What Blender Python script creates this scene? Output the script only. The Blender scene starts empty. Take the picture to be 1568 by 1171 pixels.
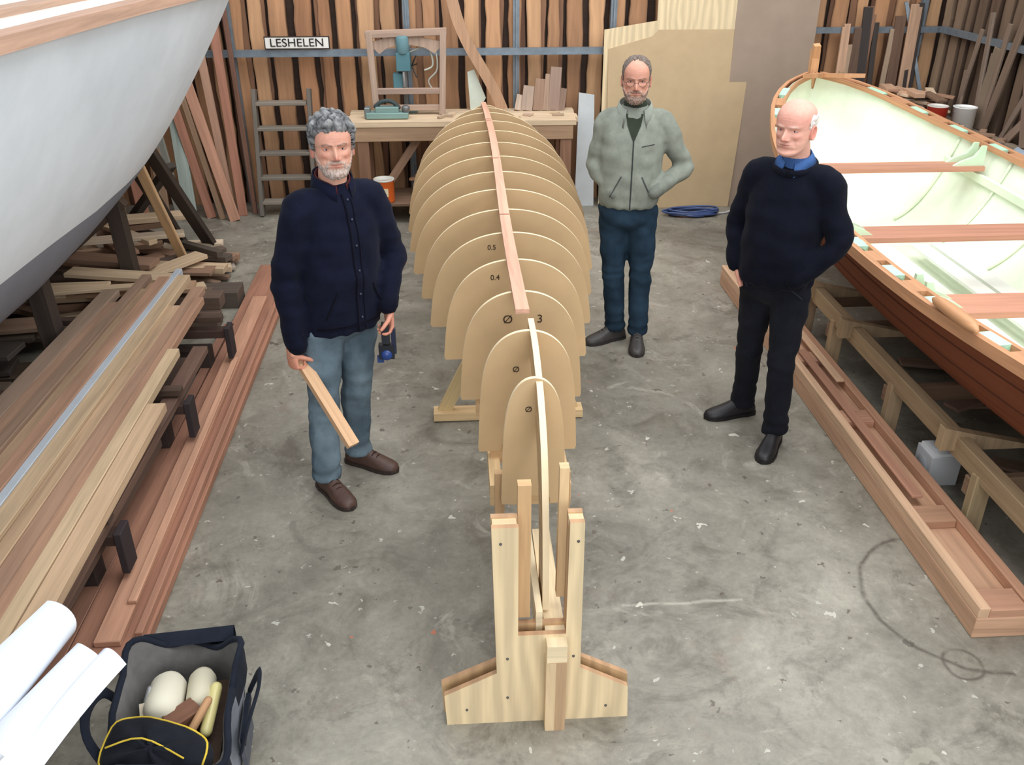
import bpy, math, random
from mathutils import Vector, Matrix, noise
from mathutils.bvhtree import BVHTree
random.seed(7)
V=Vector
sc=bpy.context.scene
try:
    sc.view_settings.view_transform='Standard'
    sc.view_settings.look='None'
except Exception: pass

def lin(c):
    o=[]
    for x in c[:3]:
        x=x/255.0
        o.append(x/12.92 if x<=0.04045 else ((x+0.055)/1.055)**2.4)
    return tuple(o)
def jit(c,a=0.12):
    k=1+random.uniform(-a,a); return tuple(max(0,min(1,x*k*(1+random.uniform(-a*.25,a*.25)))) for x in c)

# ---------------------------------------------------------------- materials
def newmat(name):
    m=bpy.data.materials.new(name); m.use_nodes=True
    nt=m.node_tree; b=nt.nodes['Principled BSDF']
    return m,nt,b
def node(nt,t,**k):
    n=nt.nodes.new(t)
    for a,b in k.items(): setattr(n,a,b)
    return n
def mathn(nt,op,a,b=None,c=None,clamp=False):
    n=node(nt,'ShaderNodeMath',operation=op); n.use_clamp=clamp
    for i,x in enumerate((a,b,c)):
        if x is None: continue
        if isinstance(x,(int,float)): n.inputs[i].default_value=x
        else: nt.links.new(x,n.inputs[i])
    return n.outputs[0]
def ramp(nt,fac,stops):
    r=node(nt,'ShaderNodeValToRGB'); e=r.color_ramp.elements
    e[0].position=stops[0][0]; e[0].color=tuple(stops[0][1])+(1,)
    e[1].position=stops[-1][0]; e[1].color=tuple(stops[-1][1])+(1,)
    for p,c in stops[1:-1]:
        x=e.new(p); x.color=tuple(c)+(1,)
    nt.links.new(fac,r.inputs[0]); return r.outputs[0]
def mix(nt,fac,a,b,mode='MIX'):
    n=node(nt,'ShaderNodeMix',data_type='RGBA',blend_type=mode)
    if isinstance(fac,(int,float)): n.inputs[0].default_value=fac
    else: nt.links.new(fac,n.inputs[0])
    for i,x in ((6,a),(7,b)):
        if isinstance(x,tuple): n.inputs[i].default_value=tuple(x[:3])+(1,)
        else: nt.links.new(x,n.inputs[i])
    return n.outputs[2]
def noi(nt,vec,scale,detail=4,rough=.55,dist=0):
    n=node(nt,'ShaderNodeTexNoise'); n.inputs['Scale'].default_value=scale
    n.inputs['Detail'].default_value=detail; n.inputs['Roughness'].default_value=rough
    n.inputs['Distortion'].default_value=dist
    if vec is not None: nt.links.new(vec,n.inputs['Vector'])
    return n.outputs['Fac']
def bump(nt,b,h,strength=.3,dist=.01):
    n=node(nt,'ShaderNodeBump'); n.inputs['Strength'].default_value=strength; n.inputs['Distance'].default_value=dist
    nt.links.new(h,n.inputs['Height']); nt.links.new(n.outputs[0],b.inputs['Normal'])
def mapping(nt,src,scale):
    m=node(nt,'ShaderNodeMapping'); m.inputs['Scale'].default_value=scale; nt.links.new(src,m.inputs[0]); return m.outputs[0]
def tintmat(name,rough=.6,lo=.8,hi=1.1,nscale=8,bumps=.1,bscale=None,metal=0,grain=False,ply=False,spec=.4,sss=0,sheen=0,sat=1.0):
    m,nt,b=newmat(name)
    att=node(nt,'ShaderNodeVertexColor'); att.layer_name='tint'
    tc=node(nt,'ShaderNodeTexCoord')
    if grain:
        v=mapping(nt,tc.outputs['UV'],(1.6,34,1)); f=noi(nt,v,1.0,6,.6,.8)
        v2=mapping(nt,tc.outputs['UV'],(.7,6,1)); f2=noi(nt,v2,1.0,3,.5,1.5)
        f=mathn(nt,'ADD',mathn(nt,'MULTIPLY',f,.6),mathn(nt,'MULTIPLY',f2,.4))
    elif ply:
        v=mapping(nt,tc.outputs['UV'],(.8,2.0,1))
        w=node(nt,'ShaderNodeTexWave',wave_type='BANDS',bands_direction='Y'); w.inputs['Scale'].default_value=2.6
        w.inputs['Distortion'].default_value=9; w.inputs['Detail'].default_value=2.0; w.inputs['Detail Scale'].default_value=.7
        nt.links.new(v,w.inputs['Vector'])
        v2=mapping(nt,tc.outputs['UV'],(2,50,1)); f2=noi(nt,v2,1,4)
        f=mathn(nt,'ADD',mathn(nt,'MULTIPLY',w.outputs['Fac'],.28),mathn(nt,'MULTIPLY',f2,.6))
    else:
        f=noi(nt,tc.outputs['Object'],nscale,5,.6)
    c=ramp(nt,f,[(.3,(lo,)*3),(.7,(hi,)*3)])
    col=mix(nt,1.0,att.outputs['Color'],c,'MULTIPLY')
    if sat!=1.0:
        h=node(nt,'ShaderNodeHueSaturation'); h.inputs['Saturation'].default_value=sat
        nt.links.new(col,h.inputs['Color']); col=h.outputs[0]
    nt.links.new(col,b.inputs['Base Color'])
    b.inputs['Roughness'].default_value=rough; b.inputs['Metallic'].default_value=metal
    b.inputs['Specular IOR Level'].default_value=spec
    if sss:
        b.inputs['Subsurface Weight'].default_value=sss; b.inputs['Subsurface Radius'].default_value=(.01,.004,.002)
    if sheen: b.inputs['Sheen Weight'].default_value=sheen
    if bumps:
        h=f if bscale is None else noi(nt,tc.outputs['Object'],bscale,4,.6)
        bump(nt,b,h,bumps,.004)
    return m
WOOD=tintmat('wood_grain',.65,.66,1.2,bumps=.25,grain=True,spec=.3,sat=.88)
PLY=tintmat('plywood_face',.6,.80,1.1,bumps=.1,ply=True,sat=.92)
MDF=tintmat('mdf_board',.75,.93,1.05,nscale=5,bumps=0,spec=.2,sat=.95)
PAINT=tintmat('matt_paint',.65,.88,1.06,nscale=4,bumps=.05,spec=.3)
HULLP=tintmat('hull_primer',.8,.90,1.04,nscale=2.2,bumps=.04,spec=.15)
GLOSS=tintmat('gloss_plastic',.3,.94,1.04,nscale=6,bumps=0,spec=.5)
VARN=tintmat('varnished_wood',.45,.7,1.2,bumps=.1,grain=True,spec=.35,sat=.92)
MAHG=tintmat('mahogany_planking',.75,.75,1.2,bumps=.1,grain=True,spec=.1)
METAL=tintmat('galvanised_steel',.45,.8,1.1,nscale=12,bumps=.05,metal=.5)
CLOTH=tintmat('woven_cloth',.9,.8,1.18,nscale=14,bumps=.35,bscale=160,spec=.08,sheen=.03)
DENIM=tintmat('denim_cloth',.9,.7,1.3,nscale=9,bumps=.4,bscale=220,spec=.1)
SKIN=tintmat('skin',.5,.92,1.07,nscale=60,bumps=.12,bscale=300,spec=.35,sss=.12)
HAIR=tintmat('hair',.8,.7,1.25,nscale=170,bumps=.6,bscale=170,spec=.15)
LEATH=tintmat('shoe_leather',.45,.8,1.15,nscale=20,bumps=.15,spec=.4)
PAPER=tintmat('paper',.7,.97,1.02,nscale=3,bumps=0,spec=.2)

# ---------------------------------------------------------------- mesh builder
class MB:
    def __init__(s,name):
        s.name=name; s.v=[];s.f=[];s.m=[];s.uv=[];s.c=[];s.sm=[];s.mats=[]
    def mi(s,mat):
        if mat not in s.mats: s.mats.append(mat)
        return s.mats.index(mat)
    def add(s,verts,faces,mat,col,uvs=None,smooth=False,vcols=None):
        o=len(s.v); s.v.extend([tuple(p) for p in verts]); i=s.mi(mat)
        for k,f in enumerate(faces):
            s.f.append([o+j for j in f]); s.m.append(i); s.sm.append(smooth)
            if uvs is None: s.uv.append([(0,0)]*len(f))
            elif isinstance(uvs,dict): s.uv.append([uvs[j] for j in f])
            else: s.uv.append(uvs[k])
            if vcols is not None: s.c.append([vcols[j] for j in f])
            elif isinstance(col,list): s.c.append([col[k]]*len(f))
            else: s.c.append([col]*len(f))
    def box(s,c,size,mat,col,R=None):
        c=V(c); hx,hy,hz=[x/2 for x in size]; R=R or Matrix.Identity(3)
        L=[V((sx*hx,sy*hy,sz*hz)) for sx in(-1,1) for sy in(-1,1) for sz in(-1,1)]
        F=[(0,1,3,2),(4,6,7,5),(0,4,5,1),(2,3,7,6),(0,2,6,4),(1,5,7,3)]
        ax=max(range(3),key=lambda i:size[i]); ou,ov=random.uniform(0,50),random.uniform(0,50)
        uvs=[]
        for fi,f in enumerate(F):
            n=fi//2; oth=[i for i in range(3) if i!=n]
            if ax in oth: u=ax; v=[i for i in oth if i!=ax][0]
            else: u,v=oth
            uvs.append([(L[j][u]+ou,L[j][v]+ov+fi*.37) for j in f])
        s.add([c+R@p for p in L],F,mat,col,uvs)
    def beam(s,p0,p1,w,t,mat,col,up=(0,0,1)):
        p0=V(p0);p1=V(p1);d=(p1-p0);l=d.length;d.normalize();up=V(up)
        if abs(d.dot(up))>.98: up=V((0,1,0))
        y=up.cross(d).normalized(); z=d.cross(y)
        R=Matrix((d,y,z)).transposed()
        s.box((p0+p1)/2,(l,w,t),mat,col,R)
    def prism(s,pts,o,ax,ay,th,mat,col,emat=None,ecol=None,grain='v'):
        o=V(o);ax=V(ax);ay=V(ay);th=V(th); n=len(pts)
        A=[o+ax*p[0]+ay*p[1] for p in pts]; B=[p+th for p in A]
        ou=random.uniform(0,50)
        uv={i:((pts[i%n][1]+ou,pts[i%n][0]) if grain=='v' else (pts[i%n][0]+ou,pts[i%n][1])) for i in range(2*n)}
        flip=ax.cross(ay).dot(th)>0
        f1=list(range(n)); f2=list(range(2*n-1,n-1,-1))
        if flip: f1=f1[::-1]; f2=f2[::-1]
        s.add(A+B,[f1,f2],mat,col,uv)
        q=[((i+1)%n,i,n+i,n+(i+1)%n) for i in range(n)]
        if flip: q=[x[::-1] for x in q]
        q=[x[::-1] for x in q]
        s.add(A+B,q,emat or mat,ecol or col,uv)
    def grid(s,rows,mat,col,closed=False,smooth=True,cap0=False,cap1=False,vcols=None,uvscale=1,colf=None):
        nr=len(rows);nc=len(rows[0]); vs=[p for r in rows for p in r]; F=[];C=[]
        for i in range(nr-1):
            for j in range(nc if closed else nc-1):
                a=i*nc+j;b=i*nc+(j+1)%nc
                F.append((a,b,b+nc,a+nc))
        if cap0: F.append(tuple(range(nc))[::-1])
        if cap1: F.append(tuple((nr-1)*nc+j for j in range(nc)))
        uv={}
        for i in range(nr):
            acc=0
            for j in range(nc):
                if j: acc+=(V(rows[i][j])-V(rows[i][j-1])).length
                uv[i*nc+j]=(V(rows[i][j]).y*uvscale,acc*uvscale)
        if colf:
            C=[colf([vs[k] for k in f]) for f in F]
            s.add(vs,F,mat,C,uv,smooth)
        else: s.add(vs,F,mat,col,uv,smooth,vcols)
    def tube(s,pts,rad,mat,col,seg=12,side=None,smooth=True,sub=0,cap=True):
        rows=tube_rows(pts,rad,seg,side,sub,cap)
        s.grid(rows,mat,col,closed=True,smooth=smooth,cap0=True,cap1=True)
    def lathe(s,c,prof,mat,col,seg=24,M=None,colf=None):
        c=V(c);rows=[]
        for r,z in prof:
            rr=[]
            for k in range(seg):
                a=2*math.pi*k/seg; p=V((r*math.cos(a),r*math.sin(a),z))
                if M: p=M@p
                rr.append(c+p)
            rows.append(rr)
        s.grid(rows,mat,col,closed=True,cap0=True,cap1=True,colf=colf)
    def ball(s,c,r,mat,col,M=None,seg=16):
        r=(r,r,r) if isinstance(r,(int,float)) else r; rows=[]
        for i in range(seg//2+1):
            t=math.pi*i/(seg//2); rr=[]
            for k in range(seg):
                a=2*math.pi*k/seg
                p=V((r[0]*max(.001,math.sin(t))*math.cos(a),r[1]*max(.001,math.sin(t))*math.sin(a),-r[2]*math.cos(t)))
                if M: p=M@p
                rr.append(V(c)+p)
            rows.append(rr)
        s.grid(rows,mat,col,closed=True,cap0=True,cap1=True)
    def mesh(s,me,mat,col,M=None,vcols=None):
        vs=[(M@v.co if M else v.co.copy()) for v in me.vertices]
        s.add(vs,[tuple(p.vertices) for p in me.polygons],mat,col,None,True,vcols)
    def text(s,body,size,M,mat,col,ext=.001):
        cu=bpy.data.curves.new('t','FONT');cu.body=body;cu.size=size;cu.extrude=ext;cu.align_x='CENTER';cu.align_y='CENTER'
        ob=bpy.data.objects.new('t',cu);bpy.context.collection.objects.link(ob)
        bpy.context.view_layer.update()
        me=bpy.data.meshes.new_from_object(ob.evaluated_get(bpy.context.evaluated_depsgraph_get()))
        vs=[M@v.co for v in me.vertices]
        s.add(vs,[tuple(p.vertices) for p in me.polygons],mat,col)
        bpy.data.objects.remove(ob);bpy.data.meshes.remove(me)
    def done(s,bevel=0,recalc=True,parent=None):
        me=bpy.data.meshes.new(s.name); me.from_pydata(s.v,[],s.f)
        for m in s.mats: me.materials.append(m)
        me.polygons.foreach_set('material_index',s.m); me.polygons.foreach_set('use_smooth',s.sm)
        uvl=me.uv_layers.new(name='UVMap'); flat=[]
        for f in s.uv:
            for u in f: flat.extend(u)
        uvl.data.foreach_set('uv',flat)
        ca=me.color_attributes.new('tint','FLOAT_COLOR','CORNER'); flat=[]
        for f in s.c:
            for c in f: flat.extend((c[0],c[1],c[2],1))
        ca.data.foreach_set('color',flat)
        me.update()
        xs=[v[0] for v in s.v];ys=[v[1] for v in s.v];zs=[v[2] for v in s.v]
        o=V(((min(xs)+max(xs))/2,(min(ys)+max(ys))/2,min(zs)))
        me.transform(Matrix.Translation(-o))
        ob=bpy.data.objects.new(s.name,me); ob.location=o; bpy.context.collection.objects.link(ob)
        if recalc:
            import bmesh
            bm=bmesh.new();bm.from_mesh(me);bmesh.ops.recalc_face_normals(bm,faces=bm.faces);bm.to_mesh(me);bm.free()
        if bevel:
            b=ob.modifiers.new('bevel','BEVEL');b.width=bevel;b.segments=1;b.limit_method='ANGLE';b.angle_limit=math.radians(40)
        return ob

def catmull(pts,sub):
    if sub<=0 or len(pts)<3: return pts
    n=len(pts);out=[]
    for i in range(n-1):
        p0=pts[max(0,i-1)];p1=pts[i];p2=pts[i+1];p3=pts[min(n-1,i+2)]
        for k in range(sub):
            t=k/sub
            out.append([.5*((2*b)+(-a+c)*t+(2*a-5*b+4*c-d)*t*t+(-a+3*b-3*c+d)*t**3) for a,b,c,d in zip(p0,p1,p2,p3)])
    out.append(list(pts[-1])); return out
def tube_rows(pts,rad,seg=12,side=None,sub=0,cap=True):
    P=[]
    for i,p in enumerate(pts):
        r=rad[i] if isinstance(rad,(list,tuple)) and not isinstance(rad,float) else rad
        if isinstance(r,(int,float)): r=(r,r)
        P.append([p[0],p[1],p[2],r[0],r[1]])
    P=catmull(P,sub); n=len(P); rows=[]; prev=V(side) if side is not None else None
    for i in range(n):
        a=V(P[max(0,i-1)][:3]);b=V(P[min(n-1,i+1)][:3]); t=(b-a)
        if t.length<1e-9: t=V((0,0,1))
        t.normalize()
        if prev is None:
            prev=V((1,0,0)) if abs(t.x)<.8 else V((0,1,0))
        x=(prev-t*prev.dot(t))
        if x.length<1e-5: x=t.orthogonal()
        x.normalize(); 
        if side is None: prev=x
        y=t.cross(x); c=V(P[i][:3]); rx,ry=P[i][3],P[i][4]
        def ring(cc,k): return [cc+x*(rx*k*math.cos(2*math.pi*j/seg))+y*(ry*k*math.sin(2*math.pi*j/seg)) for j in range(seg)]
        if cap and i==0:
            for k in (.35,.75): rows.append(ring(c-t*min(rx,ry)*math.sqrt(1-k*k)*.9,k))
        rows.append(ring(c,1))
        if cap and i==n-1:
            for k in (.75,.35): rows.append(ring(c+t*min(rx,ry)*math.sqrt(1-k*k)*.9,k))
    return rows

# ---------------------------------------------------------------- camera
H=2.5; f=1356.0
cam=bpy.data.cameras.new('camera'); cam.sensor_width=36; cam.lens=36*f/1568; cam.clip_start=.05
co=bpy.data.objects.new('camera',cam); bpy.context.collection.objects.link(co)
co.location=(0,0,H); co.rotation_euler=(math.pi/2-math.radians(28.3),0,-math.radians(3.46)); sc.camera=co

# ---------------------------------------------------------------- floor
def make_floor():
    m,nt,b=newmat('concrete_floor'); tc=node(nt,'ShaderNodeTexCoord'); P=tc.outputs['Object']
    n1=noi(nt,P,.8,7,.66,.5); n2=noi(nt,P,4,9,.74,.6); n3=noi(nt,P,45,4,.7)
    c=ramp(nt,n1,[(.3,lin((104,100,90))),(.48,lin((136,131,119))),(.7,lin((162,157,144)))])
    c=mix(nt,.8,c,ramp(nt,n2,[(.32,(.48,.47,.45)),(.47,(.88,.88,.87)),(.55,(1.0,1.0,1.0)),(.7,(1.28,1.28,1.26))]),'MULTIPLY')
    c=mix(nt,.5,c,ramp(nt,n3,[(.3,(.72,.72,.72)),(.7,(1.18,1.18,1.18))]),'MULTIPLY')
    st=noi(nt,P,2.3,8,.76,1.0); c=mix(nt,ramp(nt,st,[(.54,(0,0,0)),(.66,(.6,.6,.6))]),c,lin((84,78,68)))
    st=noi(nt,P,3.1,8,.7,1.4); c=mix(nt,ramp(nt,st,[(.58,(0,0,0)),(.68,(.45,.45,.45))]),c,lin((184,178,164)))
    for sc_,thr,gate,col,op in ((9,.10,.76,(204,200,186),.8),(17,.12,.72,(196,194,182),.65),(5,.12,.88,(160,156,140),.6),(11,.1,.93,(190,100,70),.7),(30,.12,.80,(186,184,172),.55),(5.3,.10,.86,(72,66,60),.7),(22,.15,.84,(80,68,60),.7),(13,.12,.80,(74,68,60),.6)):
        vo=node(nt,'ShaderNodeTexVoronoi'); vo.inputs['Scale'].default_value=sc_
        mp=node(nt,'ShaderNodeMapping'); mp.inputs['Location'].default_value=(sc_,sc_*.3,0); 
        nn=node(nt,'ShaderNodeTexNoise'); nn.inputs['Scale'].default_value=sc_*2.2; nt.links.new(P,nn.inputs['Vector'])
        mm=node(nt,'ShaderNodeMix',data_type='VECTOR'); mm.inputs[0].default_value=.11/(sc_/9)
        nt.links.new(P,mm.inputs[4]); nt.links.new(nn.outputs['Color'],mm.inputs[5]); nt.links.new(mm.outputs[1],mp.inputs[0])
        nt.links.new(mp.outputs[0],vo.inputs['Vector'])
        sp=node(nt,'ShaderNodeSeparateColor'); nt.links.new(vo.outputs['Color'],sp.inputs[0])
        gg=mathn(nt,'GREATER_THAN',sp.outputs[0],gate)
        sz=mathn(nt,'MULTIPLY',sp.outputs[1],thr*1.7)
        d=mathn(nt,'LESS_THAN',vo.outputs['Distance'],sz)
        c=mix(nt,mathn(nt,'MULTIPLY',mathn(nt,'MULTIPLY',gg,d),op),c,lin(col))
    rz=noi(nt,P,1.7,6,.75,.5); c=mix(nt,ramp(nt,rz,[(.60,(0,0,0)),(.72,(.35,.35,.35))]),c,lin((134,98,84)))
    sep=node(nt,'ShaderNodeSeparateXYZ'); nt.links.new(P,sep.inputs[0])
    wob=mathn(nt,'MULTIPLY',mathn(nt,'SUBTRACT',noi(nt,P,4,2),.5),.05); brk=ramp(nt,noi(nt,P,14,4,.7),[(.3,(.35,.35,.35)),(.55,(1,1,1))])
    for cx,cy,r,w,xm,col in ((2.02+.6,2.66-2.7,.41,.016,2.0+.6,(78,72,64)),(1.83+.6,2.31-2.7,.075,.012,9,(84,78,70))):
        dx=mathn(nt,'SUBTRACT',sep.outputs[0],cx);dy=mathn(nt,'SUBTRACT',sep.outputs[1],cy)
        d=mathn(nt,'SQRT',mathn(nt,'ADD',mathn(nt,'MULTIPLY',dx,dx),mathn(nt,'MULTIPLY',dy,dy)))
        d=mathn(nt,'ABSOLUTE',mathn(nt,'SUBTRACT',mathn(nt,'ADD',d,wob),r))
        k=mathn(nt,'SUBTRACT',1,mathn(nt,'DIVIDE',d,w),clamp=True)
        k=mathn(nt,'MULTIPLY',k,mathn(nt,'LESS_THAN',sep.outputs[0],xm)); k=mathn(nt,'MULTIPLY',k,mathn(nt,'MULTIPLY',brk,.85))
        c=mix(nt,k,c,lin(col))
    dy=mathn(nt,'ABSOLUTE',mathn(nt,'ADD',mathn(nt,'SUBTRACT',sep.outputs[1],2.70-2.7),mathn(nt,'MULTIPLY',wob,1.2)))
    k=mathn(nt,'SUBTRACT',1,mathn(nt,'DIVIDE',dy,.012),clamp=True)
    dx=mathn(nt,'ABSOLUTE',mathn(nt,'SUBTRACT',sep.outputs[0],.86+.6)); k=mathn(nt,'MULTIPLY',k,mathn(nt,'LESS_THAN',dx,.25))
    c=mix(nt,mathn(nt,'MULTIPLY',k,mathn(nt,'MULTIPLY',brk,.5)),c,lin((200,196,180)))
    nt.links.new(c,b.inputs['Base Color'])
    nt.links.new(ramp(nt,n2,[(.3,(.3,)*3),(.7,(.6,)*3)]),b.inputs['Roughness'])
    b.inputs['Specular IOR Level'].default_value=.5
    bump(nt,b,n2,.12,.01)
    mb=MB('floor'); mb.box((-.6,2.7,-.05),(10.2,11.6,.1),m,(1,1,1)); mb.done()
make_floor()

# ---------------------------------------------------------------- walls
def slab_wall(mb,a,bb,inward,zt,pal,step=.2,wmin=.1,wmax=.17,seed=1,kv=.12):
    rnd=random.Random(seed); a=V(a);bb=V(bb);L=(bb-a).length;d=(bb-a).normalized();n=V(inward)
    x=0
    while x<L-.1:
        w=rnd.uniform(wmin,wmax); col=rnd.choice(pal); N=26; sd=rnd.uniform(0,100); k=rnd.uniform(1-kv,1+kv)
        dark=lin((62,40,28)); rows=[];vc=[]
        for i in range(N+1):
            z=zt*i/N
            l=x+ .02*noise.noise(V((sd,z*2.2,0)))+.012*noise.noise(V((sd,z*9,3)))
            r=x+w+.022*noise.noise(V((sd+9,z*2.0,5)))+.012*noise.noise(V((sd+4,z*8,8)))
            sh=1+.22*noise.noise(V((sd,z*1.5,9)))
            cc=tuple(c*k*sh for c in col)
            fr=[0,.03,.13,.5,.88,.97,1]
            row=[];
            for q,t in enumerate(fr):
                dp=.045 if 0<q<6 else 0.0
                row.append(a+d*(l+(r-l)*t)+n*dp+V((0,0,z)))
                if q in(0,6): vc.append(dark)
                elif q in(1,5): vc.append(tuple(.55*p+.45*s for p,s in zip(cc,dark)))
                else: vc.append(cc)
            rows.append(row)
        nr=len(rows);nc=7;vs=[p for r in rows for p in r];F=[];uv={}
        for i in range(nr-1):
            for j in range(nc-1):
                q=i*nc+j;F.append((q,q+1,q+1+nc,q+nc))
        for i in range(nr):
            for j in range(nc): uv[i*nc+j]=(rows[i][j].z+sd,j*.03+sd)
        mb.add(vs,F,WOOD,None,uv,False,vc)
        x+=w+rnd.uniform(step*.22,step*.42)
PALB=[lin((196,142,92)),lin((186,130,80)),lin((206,154,102)),lin((172,116,70)),lin((178,126,80)),lin((190,140,92))]
def walls():
    mb=MB('wall_back')
    mb.box((-.6,8.46,1.5),(10.2,.06,3.0),WOOD,lin((60,40,28)))
    slab_wall(mb,(-5.65,8.42,0),(4.45,8.42,0),(0,-1,0),3.0,PALB,.17,.10,.16,3)
    slab_wall(mb,(-5.55,8.405,0),(4.45,8.405,0),(0,-.3,0),3.0,[lin((124,82,52)),lin((110,72,46)),lin((138,94,62))],.3,.06,.1,8)
    mb.done(recalc=True)
    mb=MB('wall_right'); mb.box((4.46,2.7,1.5),(.06,11.4,3.0),WOOD,lin((50,34,24)))
    slab_wall(mb,(4.42,8.3,0),(4.42,-2.9,0),(-1,0,0),3.0,[lin((136,110,86)),lin((112,90,70)),lin((150,122,94)),lin((100,78,60))],.2,.09,.15,5); mb.done()
    mb=MB('wall_left'); mb.box((-5.66,2.7,1.5),(.06,11.4,3.0),WOOD,lin((50,34,24)))
    slab_wall(mb,(-5.62,-2.9,0),(-5.62,8.3,0),(1,0,0),3.0,[lin((128,98,72)),lin((104,80,60))],.2,.09,.15,6); mb.done()
    G=lin((132,142,150)); mb=MB('trim_1')
    for x in (-1.95,-.42,.54,1.40,3.05,4.2):
        mb.box((x,8.335,1.5),(.055,.05,3.0),METAL,G); mb.box((x,8.30,1.5),(.012,.03,3.0),METAL,G)
    mb.done()
    mb=MB('trim_2')
    mb.box((-1.9,8.27,1.37),(6.6,.05,.05),METAL,G); mb.box((-1.9,8.24,1.345),(6.6,.05,.008),METAL,G)
    mb.box((3.75,8.27,1.52),(1.2,.05,.05),METAL,G); mb.box((4.34,5.5,1.53),(.05,5.4,.05),METAL,G)
    mb.beam((4.25,8.2,1.0),(4.0,8.28,1.75),.05,.03,METAL,G)
    mb.done()
walls()

def sign():
    mb=MB('name_sign'); cx,cz,w,h=-1.365,1.455,.56,.105
    mb.box((cx,8.235,cz),(w,.015,h),WOOD,lin((60,50,45)))
    mb.box((cx,8.226,cz),(w-.02,.008,h-.018),PAINT,lin((235,232,224)))
    M=Matrix.Translation((cx,8.219,cz))@Matrix.Rotation(math.pi/2,4,'X')@Matrix.Scale(1.12,4,(1,0,0))
    mb.text('LESHELEN',.094,M,PAINT,lin((30,28,28)),.0015); mb.done(recalc=False)
sign()

# ---------------------------------------------------------------- big hull (left)
def sinterp(x,tab):
    n=len(tab)
    if x<=tab[0][0]: return tab[0][1]
    if x>=tab[-1][0]: return tab[-1][1]
    for i in range(n-1):
        if x<=tab[i+1][0]:
            a=tab[i][0];c=tab[i+1][0];t=(x-a)/(c-a)
            p1=tab[i][1];p2=tab[i+1][1]
            m1=((p2-tab[max(0,i-1)][1])/(c-tab[max(0,i-1)][0]))*(c-a) if i>0 else (p2-p1)
            m2=((tab[min(n-1,i+2)][1]-p1)/(tab[min(n-1,i+2)][0]-a))*(c-a) if i+2<n else (p2-p1)
            return (2*t**3-3*t*t+1)*p1+(t**3-2*t*t+t)*m1+(-2*t**3+3*t*t)*p2+(t**3-t*t)*m2
def big_hull():
    mb=MB('white_boat_hull'); xc=-3.32
    hb=[(-2.2,1.75),(0,1.88),(2,1.93),(4,2.0),(5.2,2.09),(6,2.0),(6.7,1.55),(7.2,.95),(7.6,.04)]
    kz=[(-2.2,.34),(5.5,.34),(6.3,.45),(6.9,.8),(7.3,1.35),(7.6,1.95)]
    zs=lambda y: 2.15 if y<2.5 else 2.15-.02*(y-2.5)/3 
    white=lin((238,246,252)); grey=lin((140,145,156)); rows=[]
    ys=[-2.2+i*.25 for i in range(28)]+[4.9+.15*i for i in range(1,18)]+[7.58]
    S=40
    for y in ys:
        b=sinterp(y,hb);k=sinterp(y,kz);s=zs(y);row=[]
        pw=.42+.12*max(0,min(1,(y-4.5)/2.2))
        uw=((1.10-k)/(s-k)) if s>1.2 and k<1.0 else None
        for j in range(-S,S+1):
            t=abs(j)/S; u=t**1.8
            if uw and uw>0:
                tw=.62
                u=uw*(t/tw)**1.8 if t<=tw else uw+(1-uw)*((t-tw)/(1-tw))
            z=k+(s-k)*u; x=.04+(b-.04)*(u**pw)
            row.append(V((xc+(x if j>0 else -x if j<0 else 0),y,z)))
        rows.append(row)
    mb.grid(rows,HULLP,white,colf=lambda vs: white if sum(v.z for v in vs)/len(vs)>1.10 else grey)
    deck=[[V((xc-sinterp(y,hb)+.02,y,zs(y)+.005)),V((xc+sinterp(y,hb)-.02,y,zs(y)+.005))] for y in ys]
    mb.grid(deck,HULLP,lin((226,224,218)))
    for sgn in(1,-1):
        for o0,o1,z0,z1,col,mt in((-.055,.035,-.035,.014,lin((200,156,128)),WOOD),(-.36,-.26,.004,.03,lin((200,160,132)),WOOD)):
            rr=[]
            for y in ys[:-1]:
                b=sinterp(y,hb); z=zs(y)
                rr.append([V((xc+sgn*(b+o0),y,z+z0)),V((xc+sgn*(b+o1),y,z+z0)),V((xc+sgn*(b+o1),y,z+z1)),V((xc+sgn*(b+o0),y,z+z1))])
            mb.grid(rr,mt,col,closed=True,smooth=False,cap0=True,cap1=True)
    mb.box((xc,-2.2,1.3),(3.3,.05,1.6),PAINT,white)
    mb.box((xc,2.2,.3),(.14,8.2,.22),PAINT,grey)
    mb.done()
    mb=MB('boat_cradle')
    D=lin((84,66,52));D2=lin((66,54,46))
    for y in (.5,2.6,4.6,6.0):
        mb.box((xc,y,.1),(2.6,.2,.18),WOOD,jit(D))
    for y in (4.7,6.0):
        mb.beam((xc+1.0,y,.19),(xc+.98,y,.8),.1,.1,WOOD,D2); mb.beam((xc+.35,y,.2),(xc+1.05,y,.75),.08,.08,WOOD,D)
    mb.beam((-1.98,6.95,.02),(-2.16,6.25,1.10),.1,.05,WOOD,D2)
    mb.beam((-2.2,6.95,.02),(-2.3,6.3,1.0),.09,.05,WOOD,D2)
    mb.beam((-2.9,7.4,.02),(-2.2,6.9,.75),.09,.05,WOOD,D2)
    mb.beam((-3.3,7.5,.02),(-2.5,7.1,.9),.09,.05,WOOD,D)
    mb.beam((-2.12,6.62,.02),(-2.13,5.95,1.08),.07,.035,WOOD,lin((206,164,112)))
    mb.done(.004)
big_hull()

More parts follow.
